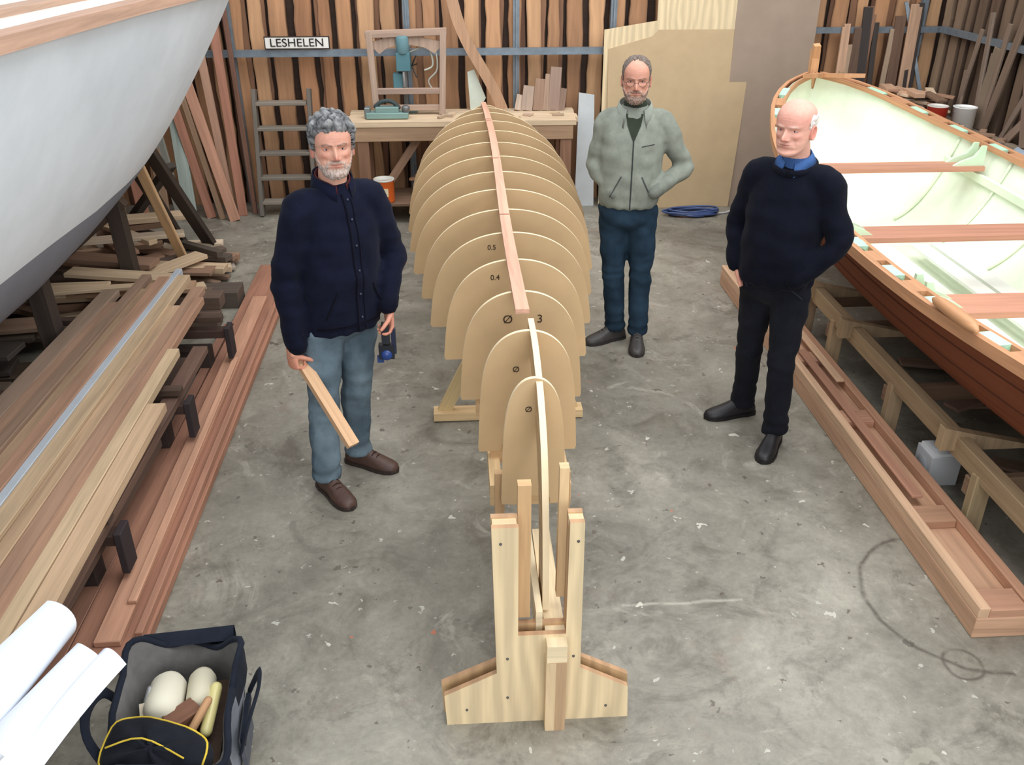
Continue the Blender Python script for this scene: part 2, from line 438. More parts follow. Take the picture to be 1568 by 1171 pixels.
def leaning():
    mb=MB('leaning_timber_planks')
    R=lin((172,112,84));R2=lin((190,134,102));T=lin((150,116,86));Gn=lin((158,170,160));P=lin((180,136,108))
    for b,t,w,c in (((-1.98,8.0,0),(-2.05,8.2,1.85),.075,R),((-2.08,8.05,0),(-2.22,8.2,1.9),.07,P),((-2.02,7.85,0),(-2.42,8.2,1.5),.09,R2),
                    ((-2.14,7.9,0),(-2.5,8.2,1.6),.05,T),((-2.25,7.95,0),(-2.62,8.2,1.7),.08,R),((-2.42,7.9,0),(-2.5,8.2,1.2),.11,Gn),((-2.52,7.95,0),(-2.8,8.22,1.8),.08,lin((140,140,128))),
                    ((-2.65,7.9,0),(-2.7,8.2,1.3),.09,T),((-2.85,7.95,0),(-3.0,8.2,1.8),.1,R),((-3.05,7.9,0),(-3.1,8.2,1.6),.12,T),((-1.88,8.05,0),(-1.95,8.22,1.95),.04,lin((120,80,60)))):
        mb.beam(b,t,w,.03,WOOD,c,up=(0,-1,.2))
    mb.done(.003)
    mb=MB('wooden_stepladder'); D=lin((112,104,94))
    for x in(-1.80,-1.32):
        mb.beam((x,7.98,0),(x+.02,8.2,1.08),.09,.035,WOOD,D,up=(1,0,0))
    for i in range(5):
        z=.12+.21*i; mb.box((-1.555,8.0+z*.2,z),(.46,.12,.028),WOOD,jit(lin((132,122,108))))
    mb.done(.003)
leaning()

def sheets():
    def lean(name,outline,yb,yt,h,mat,col,th=.018):
        mb=MB(name); d=V((0,yt-yb,h)).normalized()
        mb.prism(outline,(0,yb,0.002),(1,0,0),tuple(d),tuple(V((0,1,0))*th),mat,col,ecol=tuple(min(1,c*1.1) for c in col)); mb.done()
    lean('fibreboard_sheet',[(1.36,0),(2.52,0),(2.58,.8),(2.62,1.56),(1.80,1.58),(1.72,1.50),(1.34,1.40)],8.0,8.17,1.56,MDF,lin((190,164,126)))
    lean('plywood_sheet',[(1.30,0),(2.5,0),(2.5,2.2),(1.76,2.2),(1.76,1.62),(1.30,1.55)],8.07,8.21,2.2,PLY,lin((224,200,156)),.014)
    lean('plywood_sheet',[(2.42,0),(3.12,0),(3.2,2.2),(2.46,2.2)],8.02,8.22,2.2,MDF,lin((158,138,120)))
    lean('painted_board',[(1.08,0),(1.26,0),(1.24,1.0),(1.10,1.02)],8.1,8.22,1.2,PAINT,lin((196,200,200)))
sheets()

# ---------------------------------------------------------------- workbench
def workbench():
    mb=MB('workbench'); T=lin((206,180,142)); L=lin((140,98,70)); zt=.88
    for i in range(4): mb.box((.05,7.80+.13*i,zt-.025),(1.98+random.uniform(-.03,.03),.125,.05),WOOD,jit(T,.1))
    mb.box((.05,7.76,zt-.11),(1.9,.03,.12),WOOD,lin((172,136,100)))
    for x in(-.82,.94):
        for y in(7.8,8.18): mb.box((x,y,.42),(.1,.09,.84),WOOD,jit(L))
        mb.box((x,7.99,.2),(.06,.4,.08),WOOD,L)
    mb.box((.05,7.93,.17),(1.62,.5,.03),WOOD,lin((130,100,76)))
    mb.beam((-.78,7.84,.1),(-.3,7.84,.78),.07,.03,WOOD,lin((150,114,86)),up=(0,1,0)); mb.beam((.9,7.84,.1),(.4,7.84,.78),.07,.03,WOOD,L,up=(0,1,0))
    mb.done(.004)
    mb=MB('timber_offcut_pile')
    for i in range(16):
        z=.2+.025*(i%6); x=random.uniform(-.25,.5); mb.beam((x-.2,7.9+random.uniform(0,.2),z),(x+.3,7.9+random.uniform(0,.2),z+random.uniform(0,.05)),.06,.022,WOOD,jit(lin((190,144,104)),.3))
    mb.done(.002)
    mb=MB('paint_tin'); cx,cy,z0=-.66,7.745,.187
    mb.lathe((cx,cy,z0),[(.085,0),(.088,.01),(.088,.19),(.092,.195),(.092,.205),(.08,.205),(.08,.195)],GLOSS,None,colf=lambda vs:(lin((240,112,40)) if (sum(v.z for v in vs)/len(vs)<z0+.185) else lin((222,218,208))))
    mb.box((cx,cy-.088,z0+.1),(.08,.004,.07),GLOSS,lin((240,228,190))); mb.done()
    mb=MB('bench_planer'); TE=lin((126,154,148)); 
    mb.box((-.60,7.88,zt+.03),(.36,.13,.05),PAINT,TE); mb.box((-.60,7.88,zt+.075),(.2,.10,.05),PAINT,TE)
    mb.tube([(-.70,7.88,zt+.1),(-.64,7.88,zt+.14),(-.56,7.88,zt+.14),(-.50,7.88,zt+.09)],.018,PAINT,lin((60,70,70)),sub=4)
    mb.lathe((-.44,7.86,zt+.05),[(.02,0),(.035,.01),(.035,.05),(.02,.06)],METAL,lin((120,120,120)))
    mb.box((-.77,7.89,zt+.05),(.05,.1,.09),METAL,lin((130,140,140))); mb.done(.006)
    mb=MB('drill_press'); 
    mb.box((-.45,8.15,zt+.02),(.2,.14,.04),PAINT,TE); mb.tube([(-.45,8.18,zt+.03),(-.45,8.18,zt+.58)],.022,METAL,lin((150,150,150)))
    mb.box((-.45,8.1,zt+.44),(.12,.2,.15),PAINT,lin((84,124,132))); mb.lathe((-.45,8.04,zt+.5),[(.04,0),(.055,.01),(.055,.13),(.04,.15)],PAINT,lin((100,134,140)))
    mb.tube([(-.45,8.02,zt+.36),(-.45,8.02,zt+.24)],.012,METAL,lin((160,160,160))); mb.box((-.45,8.11,zt+.18),(.2,.12,.02),PAINT,TE)
    mb.box((-.50,8.09,zt+.28),(.09,.1,.12),PAINT,lin((84,124,132)))
    for a in range(3):
        t=a*2.1; mb.tube([(-.38,8.08,zt+.4),(-.34,8.08+.1*math.cos(t),zt+.4+.1*math.sin(t))],.006,METAL,lin((60,60,60)))
    mb.tube([(-.4,8.12,zt+.55),(-.3,8.14,zt+.62),(-.22,8.1,zt+.52),(-.2,8.1,zt+.4),(-.27,8.1,zt+.36)],.008,GLOSS,lin((190,190,176)),sub=5)
    mb.tube([(-.42,8.1,zt+.5),(-.2,8.08,zt+.56),(-.16,8.05,zt+.38),(-.24,8.05,zt+.28),(-.2,8.05,zt+.2)],.007,GLOSS,lin((170,170,160)),sub=5)
    mb.done(.005)
    mb=MB('timber_stand'); W=lin((180,150,128))
    mb.beam((-.70,8.0,zt+.001),(-.73,8.05,zt+.68),.055,.04,WOOD,W); mb.beam((-.13,8.0,zt+.001),(-.10,8.05,zt+.68),.055,.04,WOOD,W)
    mb.beam((-.76,8.05,zt+.66),(-.07,8.05,zt+.68),.04,.06,WOOD,jit(W))
    mb.beam((-.70,8.02,zt+.2),(-.13,8.02,zt+.2),.04,.05,WOOD,jit(W))
    mb.beam((-.70,8.02,zt+.06),(-.13,8.02,zt+.06),.04,.05,WOOD,jit(W))
    mb.prism([(0,0),(.05,-.05),(.12,.0),(.28,.03),(.44,.0),(.52,-.05),(.57,.0),(.57,.05),(.40,.085),(.28,.09),(.14,.085),(0,.05)],(-.70,8.06,zt+.55),(1,0,0),(0,0,1),(0,.02,0),WOOD,W)
    mb.done(.004)
    mb=MB('curved_frame_timber')
    c=[(-.02,1.80),(.03,1.62),(.12,1.42),(.24,1.22),(.34,1.04),(.40,.9)]
    l=[(x-.045,z) for x,z in c]; r=[(x+.05,z+.02) for x,z in c]
    pts=[tuple(p) for p in catmull([list(p) for p in l],4)]+[tuple(p) for p in catmull([list(p) for p in r],4)][::-1]
    mb.prism(pts,(0,8.02,-.005),(1,0,0),(0,.06,1),(0,.03,0),WOOD,lin((182,138,100))); 
    mb.prism([(.12,.9),(.2,.9),(.26,1.0),(.16,1.24),(.1,1.22)],(0,8.12,-.01),(1,0,0),(0,.04,1),(0,.012,0),PAINT,lin((206,214,200)))
    mb.done(.003)
    mb=MB('timber_offcuts')
    for x0,z1,w,c in((.62,.2,.1,(176,150,128)),(.72,.26,.09,(150,116,90)),(.80,.3,.07,(168,136,110)),(.9,.18,.12,(134,104,84)),(.55,.12,.08,(190,164,140)),(.86,.36,.1,(150,122,104))):
        mb.beam((x0,8.12,zt+.001),(x0+.03,8.2,zt+z1),w,.03,WOOD,lin(c),up=(0,1,0))
    for i in range(18):
        x=random.uniform(-.2,.95); y=random.uniform(7.8,7.98); a=random.uniform(0,3); mb.beam((x,y,zt+.012),(x+.1*math.cos(a),y+.05*math.sin(a),zt+.012),.03,.02,WOOD,jit(lin((200,172,138)),.25))
    mb.done(.002)
workbench()

def cable():
    mb=MB('coiled_cable'); rnd=random.Random(3)
    for k in range(9):
        pts=[]; cx=2.12+rnd.uniform(-.03,.03); cy=7.78+rnd.uniform(-.02,.02); rx=rnd.uniform(.16,.25);ry=rnd.uniform(.06,.1)
        for i in range(25):
            a=2*math.pi*i/24; pts.append((cx+rx*math.cos(a)+.01*math.sin(3*a+k),cy+ry*math.sin(a),.012+.012*(k%4)+.006*math.sin(2*a+k)))
        mb.tube(pts,.009,GLOSS,lin((58,76,120)) if k%4 else lin((120,80,80)),seg=6,cap=False)
    mb.tube([(2.3,7.75,.02),(2.45,7.8,.01),(2.6,7.88,.05),(2.62,7.8,.18),(2.58,7.75,.1)],.01,GLOSS,lin((190,190,190)),seg=6,sub=5)
    mb.done()
cable()

# ---------------------------------------------------------------- boat mould (centre)
XC=.235
MY=[2.62,2.90,3.26,3.62,3.98,4.34,4.70,5.06,5.42,5.78,6.14,6.50,6.86,7.20,7.46]
MW=[.115,.19,.255,.325,.395,.45,.505,.54,.565,.575,.57,.545,.48,.37,.2]
MT=[1.10,1.145,1.15,1.15,1.15,1.15,1.15,1.15,1.15,1.15,1.145,1.135,1.12,1.09,1.06]
MBt=[.60,.65,.68,.69,.69,.69,.69,.69,.69,.69,.69,.70,.71,.74,.80]
MQ=[5.5,5.2,4.4,3.9,3.5,3.2,3.0,2.9,2.8,2.8,2.8,2.8,2.8,2.8,2.6]
def mould():
    mb=MB('boat_building_mould'); tan=lin((198,166,122)); cream=lin((236,216,178))
    for i,y in enumerate(MY):
        w=MW[i];zt=MT[i];zb=MBt[i];n=MQ[i]; m=44; half=[]
        for k in range(m+1):
            ang=k/m*math.pi/2
            u=math.sin(ang)**(2/n) if ang>0 else 0
            xx=max(0,math.cos(ang))**(2/2.1)
            half.append((w*xx*(1-.12*u),zb+(zt-zb)*u))
        left=[(-x,z) for x,z in half]; right=half[::-1][1:]
        pts=left+right
        pts=[(-w,zb)]+pts[1:-1]+[(w,zb)]
        pts=pts+[(w*.98,zb-.015),(w*.55,zb-.015),(w*.5,zb+.02),(-w*.5,zb+.02),(-w*.55,zb-.015),(-w*.98,zb-.015)]
        c=jit(tan,.03)
        mb.prism(pts,(XC,y,0),(1,0,0),(0,0,1),(0,.016,0),MDF,c,MDF,cream)
        mb.box((XC,y+.034,.62),(min(.5,w*1.5),.035,.10),WOOD,jit(lin((206,166,112))))
        if i>1: mb.box((XC-.02,y-.0012,zt-.05),(.0015,.002,.07),PAINT,lin((90,66,46)))
    rows=[]
    for k in range(41):
        y=3.04+(7.5-3.04)*k/40; z=sinterp(y,list(zip(MY,MT)))+.002; x=XC-.012-.006*math.sin(k*.2)
        hw=.026-.006*k/40
        rows.append([V((x-hw,y,z)),V((x+hw,y,z)),V((x+hw,y,z+.018)),V((x-hw,y,z+.018))])
    mb.grid(rows,WOOD,lin((218,162,130)),closed=True,smooth=False,cap0=True,cap1=True)
    for k in range(3):
        mb.box((XC-.02,4.2+k*1.1,1.171),(.05,.012,.002),WOOD,lin((170,110,80)))
    out=[(3.0,1.15),(2.82,1.145),(2.68,1.11),(2.55,1.055),(2.44,.97),(2.37,.86),(2.32,.72),(2.285,.56),(2.265,.40)]
    inn=[(2.42,.40),(2.43,.56),(2.47,.72),(2.54,.84),(2.62,.92),(2.74,1.0),(2.88,1.05),(3.0,1.07)]
    o=[tuple(p) for p in catmull([list(p) for p in out],4)]; q=[tuple(p) for p in catmull([list(p) for p in inn],4)]
    mb.prism(o+q,(XC+.005,0,0),(0,1,0),(0,0,1),(.022,0,0),PLY,lin((206,170,120)),MDF,lin((236,216,178)),grain='h')
    for z,y in((.5,2.36),(.62,2.38),(.74,2.42),(.86,2.47),(.98,2.6)):
        mb.box((XC+.028,y,z),(.002,.03,.04),MDF,lin((120,84,54)))
    sb=lin((214,178,124))
    for x in(XC-.13,XC+.13): mb.box((x,5.15,.55),(.045,4.85,.09),WOOD,jit(sb,.05))
    mb.box((XC+.04,2.415,.352),(.066,.62,.07),WOOD,lin((232,208,164)))
    mb.beam((XC-.012,2.2,.395),(XC-.02,2.62,.42),.022,.12,WOOD,lin((236,214,172)))
    for y in(4.22,6.6):
        for sx in(-1,1):
            mb.beam((XC+sx*.13,y,.52),(XC+sx*.36,y+.03,.03),.07,.035,WOOD,jit(lin((206,176,120))),up=(0,1,0))
        mb.box((XC,y+.02,.03),(.82,.09,.045),WOOD,jit(sb)); mb.box((XC,y+.03,.3),(.42,.03,.08),WOOD,sb)
    for sx in(-1,1): mb.box((XC+sx*.12,2.66,.56),(.035,.03,.28),WOOD,lin((190,150,100)))
    pale=lin((226,196,146))
    mb.box((XC-.062,2.235,.68),(.042,.035,.53),WOOD,lin((206,162,106)))
    mb.box((XC+.068,2.30,.70),(.03,.035,.52),WOOD,lin((216,180,128)))
    def panel(y,s,c):
        pts=[(-.33*s,0),(.30*s,0),(.292*s,.145),(.125,.245),(.118,.85),(.072,.85),(.072,.40),(-.085,.40),(-.085,.84),(-.168,.84),(-.156,.235),(-.335*s,.14)]
        mb.prism(pts,(XC,y,0),(1,0,0),(0,0,1),(0,.019,0),PLY,c,PLY,lin((190,146,104)))
    panel(2.15,1.0,lin((228,202,156))); panel(2.205,1.03,lin((200,160,112)))
    mb.box((XC-.127,2.19,.82),(.075,.075,.03),WOOD,pale); mb.box((XC+.095,2.19,.83),(.045,.075,.03),WOOD,pale)
    mb.box((XC+.021,2.126,.158),(.032,.044,.316),WOOD,lin((222,190,142))); mb.box((XC+.055,2.126,.158),(.036,.044,.316),WOOD,lin((200,160,114)))
    for x,z in((-.26,.07),(.22,.06),(-.12,.3),(.1,.3),(-.14,.78),(.1,.78),(-.12,.12)):
        mb.ball((XC+x,2.149,z),.005,METAL,lin((90,90,90)),seg=8)
    M=lambda x,y,z:Matrix.Translation((x,y,z))@Matrix.Rotation(math.pi/2,4,'X')
    ink=lin((60,44,32))
    mb.text('\u00d8',.05,M(XC-.055,3.258,1.03),PAINT,ink,.0005); mb.text('3',.05,M(XC+.075,3.258,1.03),PAINT,ink,.0005)
    mb.text('\u00d8',.032,M(XC-.045,2.898,.99),PAINT,ink,.0005); mb.text('\u00d8',.03,M(XC-.02,2.618,.98),PAINT,ink,.0005)
    mb.text('0.4',.034,M(XC-.09,3.618,1.07),PAINT,ink,.0005); mb.text('0.5',.034,M(XC-.09,3.978,1.08),PAINT,ink,.0005)
    mb.done()
mould()

# ---------------------------------------------------------------- right open boat
RXC=2.84
RB=[(1.9,.66),(2.6,.74),(3.4,.83),(4.2,.865),(5.0,.84),(5.8,.72),(6.3,.59),(6.7,.45),(7.0,.26),(7.2,.03)]
RS=[(1.9,1.03),(3.4,.99),(4.3,1.0),(5.0,1.03),(5.8,1.10),(6.5,1.19),(7.2,1.33)]
RK=[(1.9,.42),(5.6,.40),(6.3,.48),(6.8,.68),(7.1,1.0),(7.2,1.2)]
def open_boat():
    mb=MB('open_wooden_boat'); ys=[1.9+.15*i for i in range(34)]+[7.0,7.08,7.15,7.19]
    mah=lin((124,72,50)); mah2=lin((136,84,60)); pale=lin((234,242,220)); org=lin((196,138,92)); mint=lin((184,222,194))
    def hx(y,z,off=0):
        """half breadth of the outer skin at height z"""
        k=sinterp(y,RK);s=sinterp(y,RS);u=max(0,min(1,(z-k)/(s-k))); return sinterp(y,RB)*u**.30-off
    def sec(y,off,S=26,lift=0):
        b=max(.012,sinterp(y,RB)-off);k=sinterp(y,RK)+lift;s=sinterp(y,RS);r=[]
        for j in range(-S,S+1):
            u=(abs(j)/S)**1.7; x=b*(u**.30); r.append(V((RXC+(x if j>=0 else -x),y,k+(s-k)*u)))
        return r
    mb.grid([sec(y,0) for y in ys],MAHG,mah)
    mb.grid([sec(y,.022,lift=.03) for y in ys],PAINT,pale)
    tr=sec(1.9,0); mb.add(tr,[list(range(len(tr)))],MAHG,mah)
    tr=sec(1.93,0.01); mb.add(tr,[list(range(len(tr)))],PAINT,pale)
    for sg in(-1,1):
        for o0,o1,z0,z1,c in((.0,.030,-.04,.012,org),(-.072,-.05,-.02,.012,org)):
            rr=[]
            for y in ys:
                b=max(.0,sinterp(y,RB)); s=sinterp(y,RS)
                a0=max(0,b+o0);a1=max(.01,b+o1)
                rr.append([V((RXC+sg*a0,y,s+z0)),V((RXC+sg*a1,y,s+z0)),V((RXC+sg*a1,y,s+z1)),V((RXC+sg*a0,y,s+z1))])
            mb.grid(rr,VARN,c,closed=True,smooth=False,cap0=True,cap1=True)
        y=2.0;k=0
        while y<6.9:
            p0=V((RXC+sg*(sinterp(y,RB)-.026),y,sinterp(y,RS)-.006));p1=V((RXC+sg*(sinterp(y+.13,RB)-.026),y+.13,sinterp(y+.13,RS)-.006))
            mb.beam(p0,p1,.058,.036,PAINT if k%2 else VARN,mint if k%2 else org); y+=.19; k+=1
        # thin plank seams outside
        for dz in(.14,.27):
            rr=[]
            for y in ys[:-6]:
                z=sinterp(y,RS)-dz; a=hx(y,z)
                rr.append([V((RXC+sg*(a-.01),y,z-.004)),V((RXC+sg*(a+.003),y,z-.004)),V((RXC+sg*(a+.003),y,z+.003)),V((RXC+sg*(a-.01),y,z+.003))])
            mb.grid(rr,MAHG,lin((86,50,36)),closed=True,smooth=False)
    for i in range(9):
        y=2.5+.5*i
        if y>6.3: break
        for q in (0,1):
            s0=sec(y,.032,lift=.04); pts=s0[len(s0)//2+5:-1] if q else s0[1:len(s0)//2-4]
            mb.tube([p+V((0,0,.004)) for p in pts],.010,PAINT,lin((228,238,212)),seg=6,cap=False)
    mb.box((RXC,3.8,.46),(.12,3.9,.04),PAINT,lin((240,244,230)))
    for sg in(-1,1):
        for o in(.17,.31): mb.box((RXC+sg*o,3.9,.53),(.11,3.0,.018),PAINT,lin((242,244,236)))
        rr=[]
        for y in [2.0+.2*k for k in range(21)]:
            s=sinterp(y,RS); x=hx(y,s-.21,.030)
            rr.append([V((RXC+sg*(x-.03),y,s-.21)),V((RXC+sg*x,y,s-.21)),V((RXC+sg*x,y,s-.16)),V((RXC+sg*(x-.03),y,s-.16))])
        mb.grid(rr,PAINT,lin((230,240,214)),closed=True,smooth=False,cap0=True,cap1=True)
    th=lin((194,132,102))
    for y,w in((5.72,.16),(4.62,.2),(3.66,.22),(2.6,.22)):
        z=sinterp(y,RS)-.13; b=min(hx(y-w/2,z-.015,.026),hx(y+w/2,z-.015,.026))
        mb.box((RXC,y,z),(2*b,w,.03),VARN,jit(th,.06))
        for sg in(-1,1):
            kn=[(0,0),(.20,0),(.15,.03),(.07,.06),(.04,.1),(.03,.13),(-.0,.13)]
            for yy in(y-.05,y+.05):
                mb.prism(kn,(RXC+sg*(b-.002),yy,z+.014),(-sg,0,0),(0,0,1),(0,.022,0),PAINT,lin((206,230,198)))
    mb.beam((RXC,7.22,.95),(RXC,7.24,1.50),.06,.06,VARN,lin((210,154,100)),up=(1,0,0))
    mb.beam((RXC,7.24,1.42),(RXC-.01,7.2,1.54),.05,.05,VARN,lin((210,154,100)),up=(1,0,0))
    mb.prism([(0,0),(-.24,-.4),(-.1,-.34),(0,-.2),(.1,-.34),(.24,-.4)],(RXC,7.2,1.30),(1,0,0),(0,1,-.14),(0,0,.03),VARN,org)
    mb.box((RXC,4.1,.37),(.06,4.3,.08),VARN,mah2)
    y=3.2; x=RXC-sinterp(y,RB); mb.tube([(x-.02,y-.16,1.03),(x-.02,y-.1,1.035),(x-.03,y+.1,1.035),(x-.03,y+.16,1.03)],[.012,.026,.026,.012],VARN,lin((200,142,92)),seg=12,sub=3)
    mb.done()
    mb=MB('boat_trestle'); W=lin((164,136,98)); W2=lin((138,108,80))
    mb.box((2.26,3.75,.32),(.06,3.3,.1),WOOD,W); mb.box((3.4,3.75,.32),(.06,3.3,.1),WOOD,W)
    for y in(2.35,3.1,3.95,4.75,5.2):
        mb.beam((2.26,y,.3),(2.235,y-.04,0),.08,.05,WOOD,jit(W,.15),up=(0,1,0)); mb.beam((3.4,y,.3),(3.46,y,0),.08,.05,WOOD,jit(W),up=(0,1,0))
        mb.box((2.82,y+.04,.22),(1.2,.045,.09),WOOD,jit(W2,.15))
    for y in(2.4,3.3,4.5,5.1):
        mb.prism([(0,0),(1.36,0),(1.36,.12),(1.2,.08),(.95,-.0+.02),(.42,.02),(.16,.08),(0,.12)],(2.16,y,.30),(1,0,0),(0,0,1),(0,.045,0),WOOD,jit(W,.1))
    for k in range(7):
        y=random.uniform(2.8,4.8); mb.beam((2.55+random.uniform(0,.15),y,.02+.02*k),(3.2,y+random.uniform(-.4,.4),.02+.02*k),.1,.02,WOOD,jit(lin((130,104,82)),.3))
    mb.done(.004)
    mb=MB('plastic_container')
    mb.box((2.31,3.52,.08),(.15,.15,.16),GLOSS,lin((196,198,200))); mb.box((2.31,3.52,.165),(.13,.13,.02),GLOSS,lin((216,218,218)))
    mb.lathe((2.31,3.52,.17),[(.03,0),(.03,.02),(.02,.025)],GLOSS,lin((150,160,170))); mb.lathe((2.233,3.52,.08),[(.0,0),(.05,0),(.05,.003),(0,.003)],GLOSS,lin((170,172,176)),M=Matrix.Rotation(-math.pi/2,3,'Y')); mb.done(.015)
open_boat()

def spar():
    mb=MB('hollow_box_spar'); A=lin((200,152,114)); B=lin((186,134,98)); C=lin((212,168,128))
    x0,x1,y0,y1=1.93,2.17,2.44,6.1
    mb.box(((x0+x1)/2,(y0+y1)/2,.05),(x1-x0,y1-y0,.10),WOOD,A)
    mb.box((x0+.022,(y0+y1)/2,.125),(.044,y1-y0,.05),WOOD,C); mb.box((x1-.022,(y0+y1)/2,.125),(.044,y1-y0,.05),WOOD,B)
    for y in(2.5,3.05,3.9,4.6,5.4): mb.box(((x0+x1)/2,y,.12),(x1-x0-.09,.12,.04),WOOD,jit(B,.15))
    mb.box((2.02,3.9,.155),(.05,1.5,.016),WOOD,lin((174,120,90))); mb.box((2.1,4.9,.155),(.045,1.3,.016),WOOD,C)
    mb.done(.004)
spar()

# ---------------------------------------------------------------- left timber
def timber_left():
    mb=MB('floor_planks'); R=lin((176,120,90)); R2=lin((146,98,74))
    mb.beam((-1.40,2.45,.022),(-1.45,6.6,.022),.22,.04,WOOD,lin((162,108,80)))
    mb.beam((-1.265,2.55,.022),(-1.30,6.2,.022),.065,.042,WOOD,lin((170,114,84)))
    mb.beam((-1.37,2.55,.056),(-1.43,5.9,.056),.10,.028,WOOD,lin((194,138,104))); mb.beam((-1.26,2.58,.062),(-1.30,5.7,.062),.03,.035,WOOD,R)
    mb.beam((-1.55,2.3,.022),(-1.56,5.5,.022),.07,.04,WOOD,R2)
    mb.beam((-1.335,2.75,.08),(-1.385,4.9,.08),.035,.018,WOOD,lin((204,148,112)))
    mb.done(.003)
    mb=MB('timber_stack'); rnd=random.Random(5)
    cols=[(194,160,120),(200,170,130),(174,128,96),(164,124,96),(180,146,110),(188,158,120),(176,182,188),(164,122,94),(174,140,106),(144,114,90),(162,124,96),(148,122,100)]
    x=-1.39
    for i,c in enumerate(cols):
        w=[.085,.06,.05,.075,.06,.08,.04,.07,.09,.06,.09,.1][i]; y0=1.2+rnd.uniform(-.1,.2); y1=[3.72,4.3,5.0,5.2,4.9,5.35,5.45,5.3,5.2,5.4,5.0,5.2][i]
        z=.40+rnd.uniform(-.012,.012)+(.03 if i in(5,6,7) else 0)
        mb.beam((x-w/2,y0,z),(x-w/2-.02+ (.0 if i<2 else .012*i),y1,z+.01),w,.045,WOOD if i!=6 else PAINT,jit(lin(c),.05)); x-=w+.006
    for k in range(9):
        xx=-1.49-.09*k; mb.beam((xx,1.3,.3),(xx+.01,rnd.uniform(3.9,5.0),.3),.08,.04,WOOD,jit(lin((106,78,62)),.2))
        mb.beam((xx-.06,1.3,.2),(xx-.03,rnd.uniform(3.6,4.8),.2),.08,.04,WOOD,jit(lin((88,68,56)),.2))
    for y in(1.9,2.95,4.0,4.9):
        mb.box((-1.95,y,.08),(.85,.1,.16),WOOD,lin((58,46,42))); mb.box((-1.88,y,.255),(.94,.07,.05),WOOD,lin((70,50,42)))
        mb.box((-1.40,y,.20),(.03,.10,.20),PAINT,lin((52,44,46)))
        mb.box((-1.9,y,.35),(.95,.06,.035),WOOD,lin((80,60,48)))
    mb.done(.003)
    mb=MB('scrap_timber_pile'); rnd=random.Random(11)
    pal=[(186,148,114),(160,120,92),(204,174,136),(130,102,80),(104,86,72),(212,188,158),(150,114,88),(92,80,70),(176,162,144)]
    for i in range(64):
        lx=rnd.uniform(-3.6,-1.75); ly=rnd.uniform(5.45,6.9); a=rnd.gauss(.1,.5); L=rnd.uniform(.35,1.2); z=.03+.34*(i/64)*max(.2,1-abs(lx+2.6))
        if lx+L*.5>-1.75: lx=-1.75-L*.5
        d=V((math.cos(a),math.sin(a),rnd.uniform(-.04,.04)))*L*.5
        mb.beam(V((lx,ly,z))-d,V((lx,ly,z))+d,rnd.uniform(.05,.16),rnd.uniform(.02,.05),WOOD,lin(rnd.choice(pal)))
    for i in range(30):
        y=rnd.uniform(3.0,5.3); z=.05+.011*i; mb.beam((rnd.uniform(-3.9,-3.2),y,z),(rnd.uniform(-2.6,-2.40),y+rnd.uniform(-.25,.25),z),rnd.uniform(.1,.2),.03,WOOD,jit(lin(rnd.choice([(104,86,74),(78,68,62),(136,110,90),(160,128,98)])),.2))
    for y,z in((5.55,.05),(5.68,.14)): mb.box((-1.98,y,z),(.7,.14,.09),WOOD,lin((104,84,70)))
    mb.box((-1.82,5.95,.06),(.5,.2,.12),WOOD,lin((92,80,70))); mb.beam((-2.6,5.62,.24),(-1.80,5.68,.24),.16,.03,WOOD,lin((176,136,100)))
    mb.beam((-2.7,5.9,.28),(-1.95,5.8,.25),.14,.03,WOOD,lin((206,176,138)))
    mb.done(.003)
timber_left()

